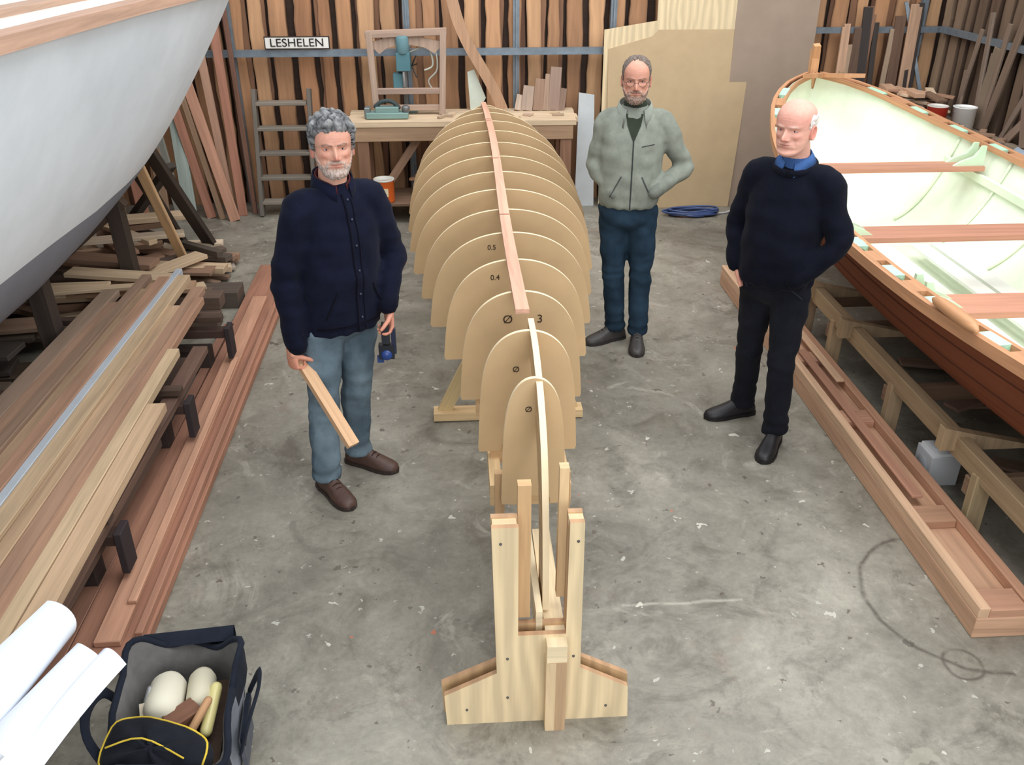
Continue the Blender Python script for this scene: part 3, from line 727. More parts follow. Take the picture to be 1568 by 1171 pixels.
# ---------------------------------------------------------------- right rear clutter
def clutter():
    mb=MB('side_bench'); mb.box((4.0,7.1,.84),(.66,2.1,.05),WOOD,lin((140,122,102)))
    for y in(6.15,7.9):
        for x in(3.74,4.26): mb.box((x,y,.41),(.08,.08,.82),WOOD,lin((104,84,66)))
    mb.done(.004)
    mb=MB('timber_offcuts_on_bench'); rnd=random.Random(21)
    for i in range(46):
        x=rnd.uniform(3.75,4.2);y=rnd.uniform(7.52,7.9);a=rnd.uniform(-1.3,1.3);L=rnd.uniform(.15,.35); z=.89+.0045*i
        d=V((math.sin(a)*.5,math.cos(a)*.5,rnd.uniform(-.06,.06)))*L
        mb.beam(V((x,y,z))-d*.8,V((x,y,z))+d*.8,rnd.uniform(.04,.12),rnd.uniform(.015,.05),WOOD,lin(rnd.choice([(200,154,118),(170,124,92),(220,190,154),(130,98,74),(190,172,154)])))
    for i in range(16):
        x=rnd.uniform(3.75,4.2);y=rnd.uniform(6.5,7.1);a=rnd.uniform(-1.3,1.3); d=V((math.sin(a)*.5,math.cos(a)*.5,0))*rnd.uniform(.08,.2)
        mb.beam(V((x,y,.878+.004*i))-d,V((x,y,.878+.004*i))+d,.05,.02,WOOD,lin(rnd.choice([(200,164,130),(150,116,90)])))
    mb.done(.002)
    def tin(name,x,y,r,h,c,lid,z=.867):
        t=MB(name); t.lathe((x,y,z),[(r,0),(r,h*.96),(r*1.05,h*.97),(r*1.05,h),(r*.9,h),(r*.9,h*.96)],GLOSS,None,colf=lambda vs:(lid if all(v.z>z+h*.9 for v in vs) else c))
        pts=[(x+r*1.02*math.cos(a),y-.01,z+h*.8-.5*r*math.sin(a)) for a in [math.pi*k/10 for k in range(11)]]
        t.tube(pts,.003,METAL,lin((150,150,150)),seg=6)
        t.done()
    tin('paint_tin',3.97,7.30,.08,.18,lin((206,60,44)),lin((220,215,205)))
    tin('white_bucket',4.17,7.24,.09,.18,lin((232,232,228)),lin((240,240,236)))
    tin('glass_jar',3.80,6.42,.05,.1,lin((110,150,150)),lin((60,60,60))); tin('paint_pot',3.98,6.40,.055,.08,lin((70,110,130)),lin((90,90,90)))
    t=MB('crumpled_dust_sheet'); rows=[]
    for i in range(18):
        rows.append([V((3.72+.03*i,6.08+.018*j,.87+.07*abs(noise.noise(V((i*.35,j*.35,2))))+.03*math.sin(i*.6)**2)) for j in range(15)])
    t.grid(rows,CLOTH,lin((150,160,170))); t.done()
    mb=MB('leaning_offcuts'); rnd=random.Random(31)
    for i in range(18):
        x=rnd.uniform(3.45,4.2); h=rnd.uniform(1.0,1.75); mb.beam((x,8.17+rnd.uniform(0,.03),0.0),(x+rnd.uniform(-.12,.05),8.22,h),rnd.uniform(.04,.11),.025,WOOD,jit(lin(rnd.choice([(176,146,118),(140,102,76),(110,82,64),(200,156,120),(66,58,54)])),.1),up=(0,1,0))
    mb.done(.003)
    mb=MB('stored_battens'); rnd=random.Random(33)
    for i in range(12):
        y=rnd.uniform(6.5,7.7); mb.beam((4.30,y,.87),(4.315,y+rnd.uniform(-.5,.2),rnd.uniform(1.2,1.8)),rnd.uniform(.04,.1),.02,WOOD,jit(lin((130,108,90)),.2),up=(1,0,0))
    mb.done(.003)
clutter()

# ---------------------------------------------------------------- bags and plans
def bags():
    def body(mb,cx,cy,ang,L,W,h,colside,rim,inner,z0=0.0,flare=1.12,wb=1.0,panels=False):
        R=Matrix.Rotation(ang,3,'Z')
        def ring(sx,sy,z,wob=0):
            out=[]
            for k in range(48):
                a=2*math.pi*k/48; c,s=math.cos(a),math.sin(a)
                x=sx*math.copysign(abs(c)**.6,c);y=sy*math.copysign(abs(s)**.6,s)
                n=noise.noise(V((x*9,y*9,z*7+cx)))*wob*wb
                out.append(V((cx,cy,z0))+R@V((x*(1+n),y*(1+n),z+wob*wb*.25*math.sin(3*a+.5))))
            return out
        w,l=W/2,L/2
        def cf(vs):
            c=sum(vs,V((0,0,0)))/len(vs); q=R.transposed()@(c-V((cx,cy,z0)))
            if q.z<.06 or q.z>h*.84: return rim
            if panels and (abs(abs(q.y)-l*.62)<.03 or (abs(q.x)>w*.5 and abs(q.y)>l*.7) or abs(q.x)<w*.15): return rim
            return colside
        rows=[ring(w*.9,l*.92,0),ring(w*.97,l*.97,.015),ring(w,l,.05,.06),ring(w*1.05,l*1.02,h*.3,.12),ring(w*1.07,l*1.03,h*.5,.15),ring(w*1.06,l*1.0,h*.7,.18),ring(w*flare*.93,l*.99,h*.87,.18),ring(w*flare*.92,l*.97,h*.98,.18)]
        mb.grid(rows,CLOTH,colside,closed=True,cap0=True,colf=cf)
        rows=[ring(w*flare*.92,l*.97,h*.98,.18),ring(w*flare*.84,l*.90,h*.95,.16),ring(w*.86,l*.86,h*.5),ring(w*.83,l*.83,.05)]
        mb.grid(rows,CLOTH,inner,closed=True,cap1=True)
        rr=ring(w*flare*.92,l*.97,h*.985,.18); rr.append(rr[0]); mb.tube(rr,.011,CLOTH,rim,seg=8,cap=False)
        return R
    mb=MB('tool_bag'); blk=lin((32,36,46)); gry=lin((132,136,144))
    R=body(mb,-.945,2.05,.10,.58,.36,.29,gry,blk,lin((96,94,92)),panels=True)
    T=lambda x,y,z: V((-.945,2.05,0))+R@V((x,y,z))
    for sx in(-1,1):
        mb.tube([T(sx*.20,-.12,.16),T(sx*.24,-.10,.28),T(sx*.26,0,.30),T(sx*.245,.10,.26),T(sx*.20,.12,.16)],[(.006,.022)]*5,CLOTH,blk,sub=5,seg=8)
    mb.box(T(.20,-.02,.12),(.014,.17,.13),CLOTH,lin((90,92,98)),R); mb.box(T(.208,-.02,.19),(.014,.19,.03),CLOTH,blk,R)
    rows=[]
    for i in range(9):
        t=i/8; rows.append([T(-.15+.3*j/10,.26+.05*math.sin(t*2.4),.27+.05*math.sin(t*3)-.10*t*t) for j in range(11)])
    mb.grid(rows,CLOTH,blk)
    mb.box(T(0,0,.10),(.26,.42,.08),CLOTH,lin((84,68,58)),R)
    mb.tube([T(-.06,.15,.19),T(-.05,.02,.23)],.060,PAPER,lin((214,208,188)),seg=22); mb.tube([T(.05,.16,.2),T(.06,.05,.22)],.045,PAPER,lin((202,194,170)),seg=20)
    mb.box(T(-.07,.0,.20),(.09,.13,.05),PAPER,lin((196,184,162)),Matrix.Rotation(.3,3,'Z')@Matrix.Rotation(.3,3,'X'))
    mb.box(T(.02,-.02,.235),(.10,.07,.035),WOOD,lin((120,76,50)),Matrix.Rotation(.8,3,'Z')); mb.tube([T(.09,-.06,.2),T(.11,.08,.24)],.020,GLOSS,lin((216,204,140)),seg=12)
    mb.tube([T(.04,-.10,.22),T(.10,.0,.27)],.014,WOOD,lin((180,130,80)),seg=10); mb.tube([T(-.12,-.04,.2),T(-.10,.10,.25)],.010,METAL,lin((150,150,150)),seg=8)
    Y=lin((206,176,64)); c=T(-.03,-.17,.24); Rp=Matrix.Rotation(-.35,3,'Z')@Matrix.Rotation(.35,3,'X')
    def pr(s_,z_,wv,n=32,e=0): return [c+Rp@V((.17*s_*math.copysign(abs(math.cos(a))**.6,math.cos(a)),.095*s_*math.copysign(abs(math.sin(a))**.6,math.sin(a)),z_+wv*math.sin(a*5))) for a in [2*math.pi*j/n for j in range(n+e)]]
    rows=[pr(s_,z_,.008) for s_,z_ in ((.75,-.055),(.95,-.04),(1.0,0),(.97,.035),(.85,.055),(.5,.068),(.1,.072))]
    mb.grid(rows,CLOTH,lin((30,32,38)),closed=True,cap0=True,cap1=True)
    mb.tube(pr(.985,.034,.008,32,1),.0035,CLOTH,Y,seg=6,cap=False)
    mb.tube([c+Rp@V((-.13,-.03,.070)),c+Rp@V((-.03,.02,.078)),c+Rp@V((.12,.0,.070))],.003,CLOTH,Y,seg=6,sub=4)
    mb.done()
    mb=MB('rolled_paper_plans'); Wt=lin((226,230,238))
    def roll(a,b,r0,r1,turns,ph):
        a=V(a);b=V(b);d=(b-a);L=d.length;d.normalize();x=V((0,0,1)).cross(d).normalized();y=d.cross(x); rows=[]
        for i in range(15):
            t=i/14; rb=r0+(r1-r0)*t; row=[]
            for k in range(61):
                q=k/60; an=ph+q*turns*2*math.pi; r=rb*(.62+.38*q)*(1+.03*math.sin(an*3+t*4))
                row.append(a+d*(L*t+.02*math.sin(an+ph))+x*r*math.cos(an)*1.15+y*r*math.sin(an)*.9)
            rows.append(row)
        mb.grid(rows,PAPER,Wt)
    roll((-1.29,2.16,.54),(-1.50,1.35,.54),.07,.11,1.9,2.6)
    roll((-1.15,2.04,.51),(-1.38,1.25,.52),.055,.09,1.8,1.0)
    roll((-1.24,1.62,.62),(-1.42,1.15,.64),.06,.07,1.5,.4)
    rows=[]
    for i in range(12):
        t=i/11; rows.append([V((-1.10-.2*t+.12*q*(1-.2*t)-.06, 2.06-.75*t-.05*q, .44+.10*math.sin(q*2.6)+.01*math.sin(t*7))) for q in [k/14 for k in range(15)]])
    mb.grid(rows,PAPER,Wt)
    mb.done(recalc=False)
bags()

# ================================================================ people
def remesh(parts,voxel,smooth=4,fold=None):
    mb=MB('tmp')
    for rows in parts: mb.grid(rows,PAPER,(1,1,1),closed=True,cap0=True,cap1=True)
    me=bpy.data.meshes.new('tmp'); me.from_pydata(mb.v,[],mb.f)
    import bmesh
    bm=bmesh.new();bm.from_mesh(me)
    bmesh.ops.recalc_face_normals(bm,faces=bm.faces); bm.to_mesh(me);bm.free()
    ob=bpy.data.objects.new('tmp',me);bpy.context.collection.objects.link(ob)
    m=ob.modifiers.new('r','REMESH');m.mode='VOXEL';m.voxel_size=voxel
    s=ob.modifiers.new('s','SMOOTH');s.factor=.5;s.iterations=smooth
    bpy.context.view_layer.update()
    out=bpy.data.meshes.new_from_object(ob.evaluated_get(bpy.context.evaluated_depsgraph_get()))
    bpy.data.objects.remove(ob)
    if fold:
        ns=[v.normal.copy() for v in out.vertices]
        for v,n in zip(out.vertices,ns): v.co=v.co+n*fold(v.co,n)
        out.update()
    return out
def bvh_of(me): return BVHTree.FromPolygons([v.co.copy() for v in me.vertices],[tuple(p.vertices) for p in me.polygons])
def ell_ring(c,S,F,hw,hd,n=2.3,seg=28):
    out=[]
    for k in range(seg):
        a=2*math.pi*k/seg; cx,sx=math.cos(a),math.sin(a)
        out.append(c+S*(hw*math.copysign(abs(cx)**(2/n),cx))+F*(hd*math.copysign(abs(sx)**(2/n),sx)))
    return out
FP=[(0,.066),(.010,.083),(.022,.088),(.036,.081),(.05,.085),(.062,.086),(.075,.083),(.095,.084),(.115,.083),(.132,.087),(.15,.088),(.17,.084),(.19,.074),(.21,.055),(.225,.033),(.235,.004)]
BP=[(0,-.005),(.02,-.02),(.04,-.045),(.065,-.07),(.09,-.085),(.12,-.096),(.15,-.101),(.18,-.094),(.205,-.074),(.222,-.046),(.235,-.004)]
WP=[(0,.024),(.012,.040),(.03,.053),(.05,.060),(.075,.066),(.1,.069),(.12,.0715),(.15,.075),(.175,.073),(.2,.062),(.218,.044),(.229,.024),(.235,.004)]
def g(x,s): return math.exp(-(x/s)**2)
def smt(a,b,x):
    t=max(0,min(1,(x-a)/(b-a)));return t*t*(3-2*t)
def head_point(az,z,o,feat=True):
    fy=sinterp(z,FP);by=sinterp(z,BP);w=sinterp(z,WP)*o.get('wide',1)
    cy=(fy+by)/2;hd=(fy-by)/2;n=2.25;cx,sx=math.cos(az),math.sin(az)
    x=w*math.copysign(abs(sx)**(2/n),sx);y=cy+hd*math.copysign(abs(cx)**(2/n),cx)
    if cx>0 and feat:
        fr=min(1,cx*1.6);ax=abs(x);d=0
        br=.010*smt(.068,.085,z)*(1-smt(.112,.132,z)); tip=.019*g(z-.083,.0135) if z>.083 else .019*g(z-.083,.0075)
        mid=.012*g(z-.098,.014)
        d+=(br+mid)*g(x,.010)+tip*g(x,.0125)
        d+=.009*g(ax-.0145,.0065)*g(z-.080,.0065)
        d-=.010*g(ax-.032,.016)*g(z-.117,.0095)+.004*g(ax-.014,.006)*g(z-.118,.008)
        d+=.0065*g(ax-.030,.022)*g(z-.1345,.0065)
        d+=.0055*g(ax-.046,.016)*g(z-.094,.012)
        d-=.0035*g(ax-.036-(.085-z)*.12,.005)*smt(.045,.06,z)*(1-smt(.078,.09,z))
        d+=.006*g(x,.021)*(.8*g(z-.0615,.0042)+g(z-.0515,.005));d-=.004*g(x,.024)*g(z-.0568,.0018)
        d-=.003*g(x,.016)*g(z-.040,.005)+.0012*g(x,.003)*g(z-.070,.006)
        d+=.005*g(x,.015)*g(z-.02,.011)
        for k in range(3): d-=.0008*g(x,.035)*g(z-(.155+.011*k+.003*math.cos(x*60)),.0016)
        y+=d*fr
    return V((x,y,z))
def build_head(mb,pos,heading,pitch,roll,o):
    F=V((math.sin(heading),-math.cos(heading),0));X=F.cross(V((0,0,1)))
    M=Matrix((X,F,V((0,0,1)))).transposed().to_4x4()
    M=Matrix.Translation(V(pos))@M@Matrix.Rotation(-pitch,4,'X')@Matrix.Rotation(roll,4,'Y')@Matrix.Scale(o.get('s',1.0),4)
    NA,NZ=150,120;rows=[];cols=[]
    skin=lin(o['skin']);red=lin(o['red']);beard=lin(o['beard']);lip=lin(o['lip']);brow=lin(o['brow'])
    mixc=lambda a,b,t:tuple(p*(1-t)+q*t for p,q in zip(a,b))
    for i in range(NZ+1):
        z=.235*(.5-.5*math.cos(math.pi*(.02+.98*i/NZ)));row=[]
        for k in range(NA):
            az=-math.pi+2*math.pi*k/NA;az=az-.5*math.sin(az)
            p=head_point(az,z,o);x,y=p.x,p.y;ax=abs(x);c=skin;fr=1 if math.cos(az)>0 else 0
            rd=fr*(.7*g(x,.016)*g(z-.084,.012)+.5*g(ax-.045,.016)*g(z-.09,.015)+o.get('fred',.2)*g(z-.16,.03))
            c=mixc(c,red,min(1,rd));bm=0;A=abs(math.degrees(az))
            if A<100 and o.get('bd',0):
                lim=.046+.030*max(0,(A-25)/60)+.05*max(0,(A-62)/30)
                bm=max(0,min(1,(lim-z)/.010))
                if A<40: bm=max(bm,min(1,1.4*g(z-(.0695-.25*max(0,ax-.012)),.006)*g(ax,.034)))
                if A<45: bm=max(bm,g(ax-.034,.009)*g(z-.052,.016))
                if ax<.021 and .0475<z<.0640: bm*=.05
                bm=min(1,bm)*(.8+.35*noise.noise(V((x*140,y*140,z*140))));bm=max(0,min(1,bm*o['bd']))
                bc=mixc(beard,lin(o.get('beard2',o['beard'])),max(0,min(1,.5+.8*noise.noise(V((x*200,y*90,z*60))))))
                c=mixc(c,bc,bm);dd=o.get('bt',.004)*bm*(1+.8*noise.noise(V((x*190,y*190,z*110))))
                nr=V((x,y,0)).normalized();p=p+nr*dd
                if z<.02:p.z-=dd
            if fr:
                if ax<.024:c=mixc(c,lip,min(1,(g(z-.0612,.0026)+g(z-.0518,.0034))*.75*g(ax,.022)))
                if ax<.022:c=mixc(c,lin((84,44,40)),.85*g(z-.0568,.0015))
                if ax<.02:c=mixc(c,lin((110,60,50)),.7*g(ax-.008,.004)*g(z-.0745,.0022))
                if .010<ax<.050:
                    bb=.1345+.006*g(ax-.034,.014)-.0015
                    c=mixc(c,brow,o.get('bw',.8)*g(z-bb,.0038)*(.8+.4*noise.noise(V((x*500,z*300,1)))))
            row.append(M@p);cols.append(c)
        rows.append(row)
    mb.grid(rows,SKIN,None,closed=True,cap0=True,cap1=True,vcols=cols)
    R3=M.to_3x3()
    if o.get('glasses'):
        G=lin((70,66,64))
        for sx in(-1,1):
            ring=[M@V((sx*.0325+.0215*math.cos(a),.1035-.004*abs(math.cos(a)),.115+.0165*math.sin(a))) for a in [2*math.pi*k/20 for k in range(21)]]
            mb.tube(ring,.0011,METAL,G,seg=6,cap=False)
            mb.tube([M@V((sx*.054,.099,.118)),M@V((sx*.0745,.06,.118)),M@V((sx*.0775,.0,.116)),M@V((sx*.0765,-.022,.108))],.0011,METAL,G,seg=6)
        mb.tube([M@V((-.011,.1045,.118)),M@V((0,.107,.121)),M@V((.011,.1045,.118))],.0011,METAL,G,seg=6)
    for sx in(-1,1):
        base=head_point(math.atan2(.032,.066),.117,o);ec=V((sx*.0315,base.y-.0085,.1170));r=.0125
        mb.ball(M@ec,r,GLOSS,lin((214,206,200)),seg=18)
        mb.ball(M@(ec+V((0,.0078,.0002))),(.0056,.0054,.0056),GLOSS,lin(o.get('iris',(70,74,80))),M=R3,seg=12)
        mb.ball(M@(ec+V((0,.0112,.0002))),(.0026,.0026,.0026),GLOSS,lin((12,12,12)),M=R3,seg=10)
        for up in(1,-1):
            rr=[];cc=[]
            for a in range(9):
                row=[];t=a/8
                for b in range(17):
                    u=-1+2*b/16; op=(.0038 if up>0 else -.0036)*math.sqrt(max(0,1-u*u*.96)); 
                    end=.0125 if up>0 else -.0125
                    zz=op+(end-op)*t; xx=u*.0155*(1+.12*t)
                    q=(r+.0016+.0012*(1-t)*(1 if up>0 else .3)); yy2=q*q-(zz*.95)**2-(xx*.78)**2; yy=math.sqrt(max(0,yy2))-.0005*t
                    row.append(M@(ec+V((xx,yy,zz))))
                    cc.append(mixc(mixc(skin,red,.45),lin((70,40,34)),(.75 if up>0 else .35)*g(t,.10)))
                rr.append(row)
            mb.grid(rr,SKIN,None,vcols=cc)
        w=o.get('wide',1);C=V((sx*.0705*w,-.008,.100));NE=40;rows=[];ce=[]
        for q,(s_,h) in enumerate(((1.0,-.004),(1.05,.004),(1.0,.0085),(.86,.0085),(.74,.004),(.45,.002),(.15,.002))):
            row=[]
            for k in range(NE):
                a=2*math.pi*k/NE; ey=.0155*math.cos(a)*(1+.15*max(0,math.sin(a))-.12*max(0,-math.sin(a))); ez=.0295*math.sin(a)
                tilt=-.005*math.sin(a); bk=1+.7*(1-math.cos(a))/2
                row.append(M@(C+V((sx*h*bk,(ey*s_+tilt),ez*s_))));ce.append(mixc(skin,red,.5 if q<4 else .8))
            rows.append(row)
        mb.grid(rows,SKIN,None,closed=True,cap1=True,vcols=ce)
    hl=o['hairline'];hu=o.get('hairtop');col=lin(o['hair']);col2=lin(o.get('hair2',o['hair']));th=o['hth']
    rows=[];msk=[];cols=[];NR,NC=90,150
    for i in range(NR+1):
        z=min(.235*(i/NR)**.8,.2347);row=[]
        for k in range(NC):
            az=-math.pi+2*math.pi*k/NC;A=abs(math.degrees(az));p=head_point(az,z,o,False)
            lim=sinterp(A,hl)+.008*noise.noise(V((math.cos(az)*6,math.sin(az)*6,1)))+.004*noise.noise(V((p.x*200,p.y*200,0)));m=(z-lim)/.014
            if hu:m=min(m,(sinterp(A,hu)+.006*noise.noise(V((p.x*50,p.y*50,0)))-z)/.014)
            mm=max(0,min(1,m));n=(p-V((0,-.005,.12))).normalized()
            if z>.2:n=(n+V((0,0,.4))).normalized()
            if o.get('curl'):
                fr=o['curl'];w=p+V((noise.noise(p*30),noise.noise(p*30+V((5,0,0))),noise.noise(p*30+V((0,7,0)))))*.014
                r=.8+.95*abs(noise.noise(w*fr))+.22*noise.noise(w*fr*2.2)
                t=.15+1.5*abs(noise.noise(w*fr))+.5*noise.noise(w*fr*3)
            else:
                r=.8+.5*noise.noise(V((p.x*90,p.y*40,p.z*90)));t=.5+.8*noise.noise(V((p.x*160,p.y*60,p.z*160+4)))
            row.append(M@(p+n*(th*r*(mm**.5)*sinterp(z,[(0,.5),(.1,.75),(.17,1),(.235,1.15)])-.003*(1-mm))));msk.append(m>-.3);cols.append(mixc(col2,col,max(0,min(1,t))))
        rows.append(row)
    F_=[];vs=[p for r in rows for p in r]
    for i in range(NR):
        for j in range(NC):
            q=[i*NC+j,i*NC+(j+1)%NC,(i+1)*NC+(j+1)%NC,(i+1)*NC+j]
            if all(msk[a] for a in q):F_.append(q)
    if not hu:F_.append([NR*NC+j for j in range(NC)])
    mb.add(vs,F_,HAIR,None,None,True,cols)
def collar(mb,c,heading,rx,ry,z0,z1,flare,gap,mat,col,tip=0,tilt=.02,thick=.005):
    F=V((math.sin(heading),-math.cos(heading),0)); S=V((-F.y,F.x,0)); c=V(c)
    def layer(e):
        top=[];bot=[]
        for k in range(33):
            ang=gap+(2*math.pi-2*gap)*k/32
            fr=g(min(ang-gap,2*math.pi-gap-ang),.35)
            x=math.sin(ang);y=math.cos(ang)
            zz=-tilt*y
            top.append(c+S*(rx+e)*x+F*(ry+e)*y+V((0,0,z1+zz-.012*fr)))
            bot.append(c+S*(rx+e+flare)*x+F*(ry+e+flare)*y+V((0,0,z0+zz-tip*fr)))
        return top,bot
    t0,b0=layer(0);t1,b1=layer(thick)
    mb.grid([b0,t0,t1,b1,b0],mat,col,smooth=True)
def hand(mb,wrist,d,a,n,curl,skin,thumb=(.8,.6,.3),sc_=1.0,spread=.02):
    W=V(wrist);d=V(d).normalized();a=(V(a)-d*V(a).dot(d)).normalized();n0=d.cross(a)
    n=n0 if n0.dot(V(n))>0 else -n0
    k=sc_; parts=[tube_rows([W-d*.02*k,W+d*.015*k,W+d*.05*k,W+d*.09*k],[(.025*k,.019*k),(.029*k,.018*k),(.038*k,.016*k),(.040*k,.012*k)],16,side=a,sub=3)]
    Ls=[.070,.078,.073,.058]
    if isinstance(curl,(int,float)): curl=[curl]*4
    for i in range(4):
        b=W+d*(.084-.003*abs(i-1))*k+a*(.030-.0195*i)*k; p=b.copy(); pts=[p-d*.012*k]; ang=0
        pts.append(p.copy()); sp=a*(spread*(1.5-i))
        for j,fr in enumerate((.45,.31,.24)):
            ang+=curl[i]*(.75,1.1,.8)[j]; dr=(d*math.cos(ang)+n*math.sin(ang)+sp).normalized(); p=p+dr*Ls[i]*fr*k; pts.append(p.copy())
        parts.append(tube_rows(pts,[.0088*k,.0088*k,.0083*k,.0078*k,.0066*k],10,side=a))
    b=W+d*.028*k+a*.022*k; t=(a*thumb[0]+d*thumb[1]+n*thumb[2]).normalized(); t2=(a*thumb[0]*.35+d*(thumb[1]+.3)+n*thumb[2]*1.5).normalized()
    parts.append(tube_rows([b-t*.01*k,b+t*.025*k,b+t*.045*k,b+t*.045*k+t2*.026*k,b+t*.045*k+t2*.048*k],[.014*k,.013*k,.0105*k,.010*k,.008*k],10))
    me=remesh(parts,.0036,2); s=lin(skin); cols=[]
    for v in me.vertices:
        t=(v.co-W).dot(d)/ .18; cols.append(tuple(q*(1+w*max(0,min(1,t))) for q,w in zip(s,(.05,-.12,-.12))))
    mb.mesh(me,SKIN,None,vcols=cols)
def shoe(mb,ank,dr,col,sole,L=.30,w=1.0,lace=None):
    dr=V((dr[0],dr[1],0)).normalized(); s=V((-dr.y,dr.x,0)); A=V((ank[0],ank[1],0))-dr*.075
    T=[(.0,.02,.055),(.012,.032,.078),(.05,.038,.098),(.10,.038,.108),(.135,.040,.096),(.17,.046,.078),(.21,.049,.064),(.25,.046,.054),(.28,.034,.046),(.295,.018,.034)]
    rows=[]
    for t,hw,h in T:
        t=t*L/.3; hw*=w; c=A+dr*t; r=[]
        for k in range(20):
            a=2*math.pi*k/20; x=math.cos(a);z=math.sin(a)
            r.append(c+s*hw*math.copysign(abs(x)**.75,x)+V((0,0,.014+(h-.014)*max(0,z)**.8 if z>0 else .014+.008*z)))
        rows.append(r)
    mb.grid(rows,LEATH,lin(col),closed=True,cap0=True,cap1=True)
    pts=[(t*L/.3-.004,hw*w+.004) for t,hw,h in T]
    o=[(t,hw) for t,hw in pts]+[(pts[-1][0]+.01,0)]+[(t,-hw) for t,hw in pts[::-1]]
    mb.prism(o,A+V((0,0,.001)),dr,s,(0,0,.02),LEATH,lin(sole))
    if lace:
        for i in range(4):
            t=.12+.022*i; h=.104-.011*i; mb.tube([A+dr*t+s*.02+V((0,0,h-.004)),A+dr*t+V((0,0,h+.004)),A+dr*t-s*.02+V((0,0,h-.004))],.003,CLOTH,lin(lace),seg=6)
def person(name,P):
    mb=MB(name); hd=P['heading']; F=V((math.sin(hd),-math.cos(hd),0)); S=V((-F.y,F.x,0)); J={k:V(v) for k,v in P['J'].items()}
    pel,nk=J['pel'],J['neck']
    parts=[];rows=[]
    for z,hw,hdp,fo in P['torso']:
        t=(z-pel.z)/(nk.z-pel.z); c=V((pel.x+(nk.x-pel.x)*t,pel.y+(nk.y-pel.y)*t,z))+F*fo
        rows.append([*c,hw,hdp])
    rows=catmull(rows,4); rr=[ell_ring(V(r[:3]),S,F,r[3],r[4]) for r in rows]
    parts.append(rr)
    ar=P['arm']
    for sd in('R','L'):
        sh,el,wr=J['s'+sd],J['e'+sd],J['w'+sd]; inn=nk.lerp(sh,.45)+V((0,0,-.035))
        m1=sh.lerp(el,.5);m2=el.lerp(wr,.5)
        parts.append(tube_rows([inn,sh,m1,el,m2,wr],[ar[0]*.95,ar[0],ar[1],ar[2],ar[3],ar[4]],18,sub=4))
    sd0=P.get('seed',0); amp=P.get('fold',.008)
    def fold(co,n):
        q=co+V((sd0,0,0)); v=noise.noise(V((q.x*7,q.y*7,q.z*16)))+.6*noise.noise(V((q.x*16+3,q.y*16,q.z*9)))
        e=0
        for s_ in('R','L'):
            e=max(e,g((co-J['e'+s_]).length,.10))
        hem=g(co.z-P['torso'][0][0],.08)
        v2=math.sin(q.z*95+4*noise.noise(q*6))
        return amp*(v*(1+.8*e)+.55*e*v2*.5)+.003*hem*math.sin(math.atan2(co.y-pel.y,co.x-pel.x)*14)
    top=remesh(parts,.0105,4,fold); mb.mesh(top,P['topmat'],lin(P['topcol'])); bt=bvh_of(top)
    for sd in('R','L'):
        wr=J['w'+sd];el=J['e'+sd];d=(wr-el).normalized()
        mb.tube([wr-d*.03,wr+d*.012],[ar[4]*1.04,ar[4]*1.0],P['topmat'],lin(P['cuffcol']),seg=20)
    parts=[]; rr=[]
    for z,hw,hdp in P['pants']:
        t=(z-pel.z)/(nk.z-pel.z); c=V((pel.x+(nk.x-pel.x)*t,pel.y+(nk.y-pel.y)*t,z))
        rr.append([*c,hw,hdp])
    rr=catmull(rr,3); parts.append([ell_ring(V(r[:3]),S,F,r[3],r[4]) for r in rr])
    L=P['leg']
    for sd in('R','L'):
        hp,kn,an=J['h'+sd],J['k'+sd],J['a'+sd]; 
        pts=[hp+V((0,0,.03)),hp.lerp(kn,.35),hp.lerp(kn,.75),kn,kn.lerp(an,.35)-F*.008,kn.lerp(an,.8),an+V((0,0,-.025))]
        parts.append(tube_rows(pts,[L[0],L[1],L[2],L[3],L[4],L[5],L[6]],20,sub=4,cap=False))
    def fold2(co,n):
        q=co+V((sd0+5,0,0)); e=0;b=0
        for s_ in('R','L'):
            e=max(e,g((co-J['k'+s_]).length,.12)); b=max(b,g(co.z-.12,.10))
        v=noise.noise(V((q.x*9,q.y*9,q.z*13)))+.7*noise.noise(V((q.x*22,q.y*22,q.z*10)))
        v2=math.sin(q.z*85+5*noise.noise(q*7)); cr=g(co.z-.84,.08)*math.sin(q.z*70+q.x*40)
        return .0065*v*(1+.5*e)+.005*(e*.8+b)*v2*.7+.002*cr
    pt=remesh(parts,.0105,4,fold2)
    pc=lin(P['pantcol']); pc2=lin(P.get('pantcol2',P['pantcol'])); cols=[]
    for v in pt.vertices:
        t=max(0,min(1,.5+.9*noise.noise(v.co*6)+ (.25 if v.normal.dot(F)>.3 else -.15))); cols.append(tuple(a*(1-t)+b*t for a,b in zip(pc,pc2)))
    mb.mesh(pt,P['pantmat'],None,vcols=cols); bp=bvh_of(pt)
    for sd in('R','L'): shoe(mb,J['a'+sd],P['toe'+sd],P['shoecol'],P['sole'],lace=P.get('lace'),L=P.get('shoeL',.30))
    hp=J['head']; mb.tube([nk+V((0,0,-.05)),nk+V((0,0,.03)),V((hp.x,hp.y,hp.z+.05))-V((math.sin(P['hh']),-math.cos(P['hh']),0))*.025],[.066,.060,.058],SKIN,tuple(c*.93 for c in lin(P['head']['skin'])),seg=20,sub=4)
    build_head(mb,hp,P['hh'],P.get('hpitch',0),P.get('hroll',0),P['head'])
    P['extra'](mb,J,F,S,bt,bp,pel,nk)
    return mb.done(recalc=True)
def surf(bv,c,F,S,side,z,off=.002,dist=.5):
    o=V((c.x,c.y,z))+S*side+F*dist; h=bv.ray_cast(o,-F)
    if h[0] is None: return None
    return h[0]+F*off
def sline(mb,bv,c,F,S,pts,r,mat,col,off=.001):
    P=[surf(bv,c,F,S,s,z,off) for s,z in pts]; P=[p for p in P if p is not None]
    if len(P)>2: mb.tube(P,r,mat,col,seg=8)
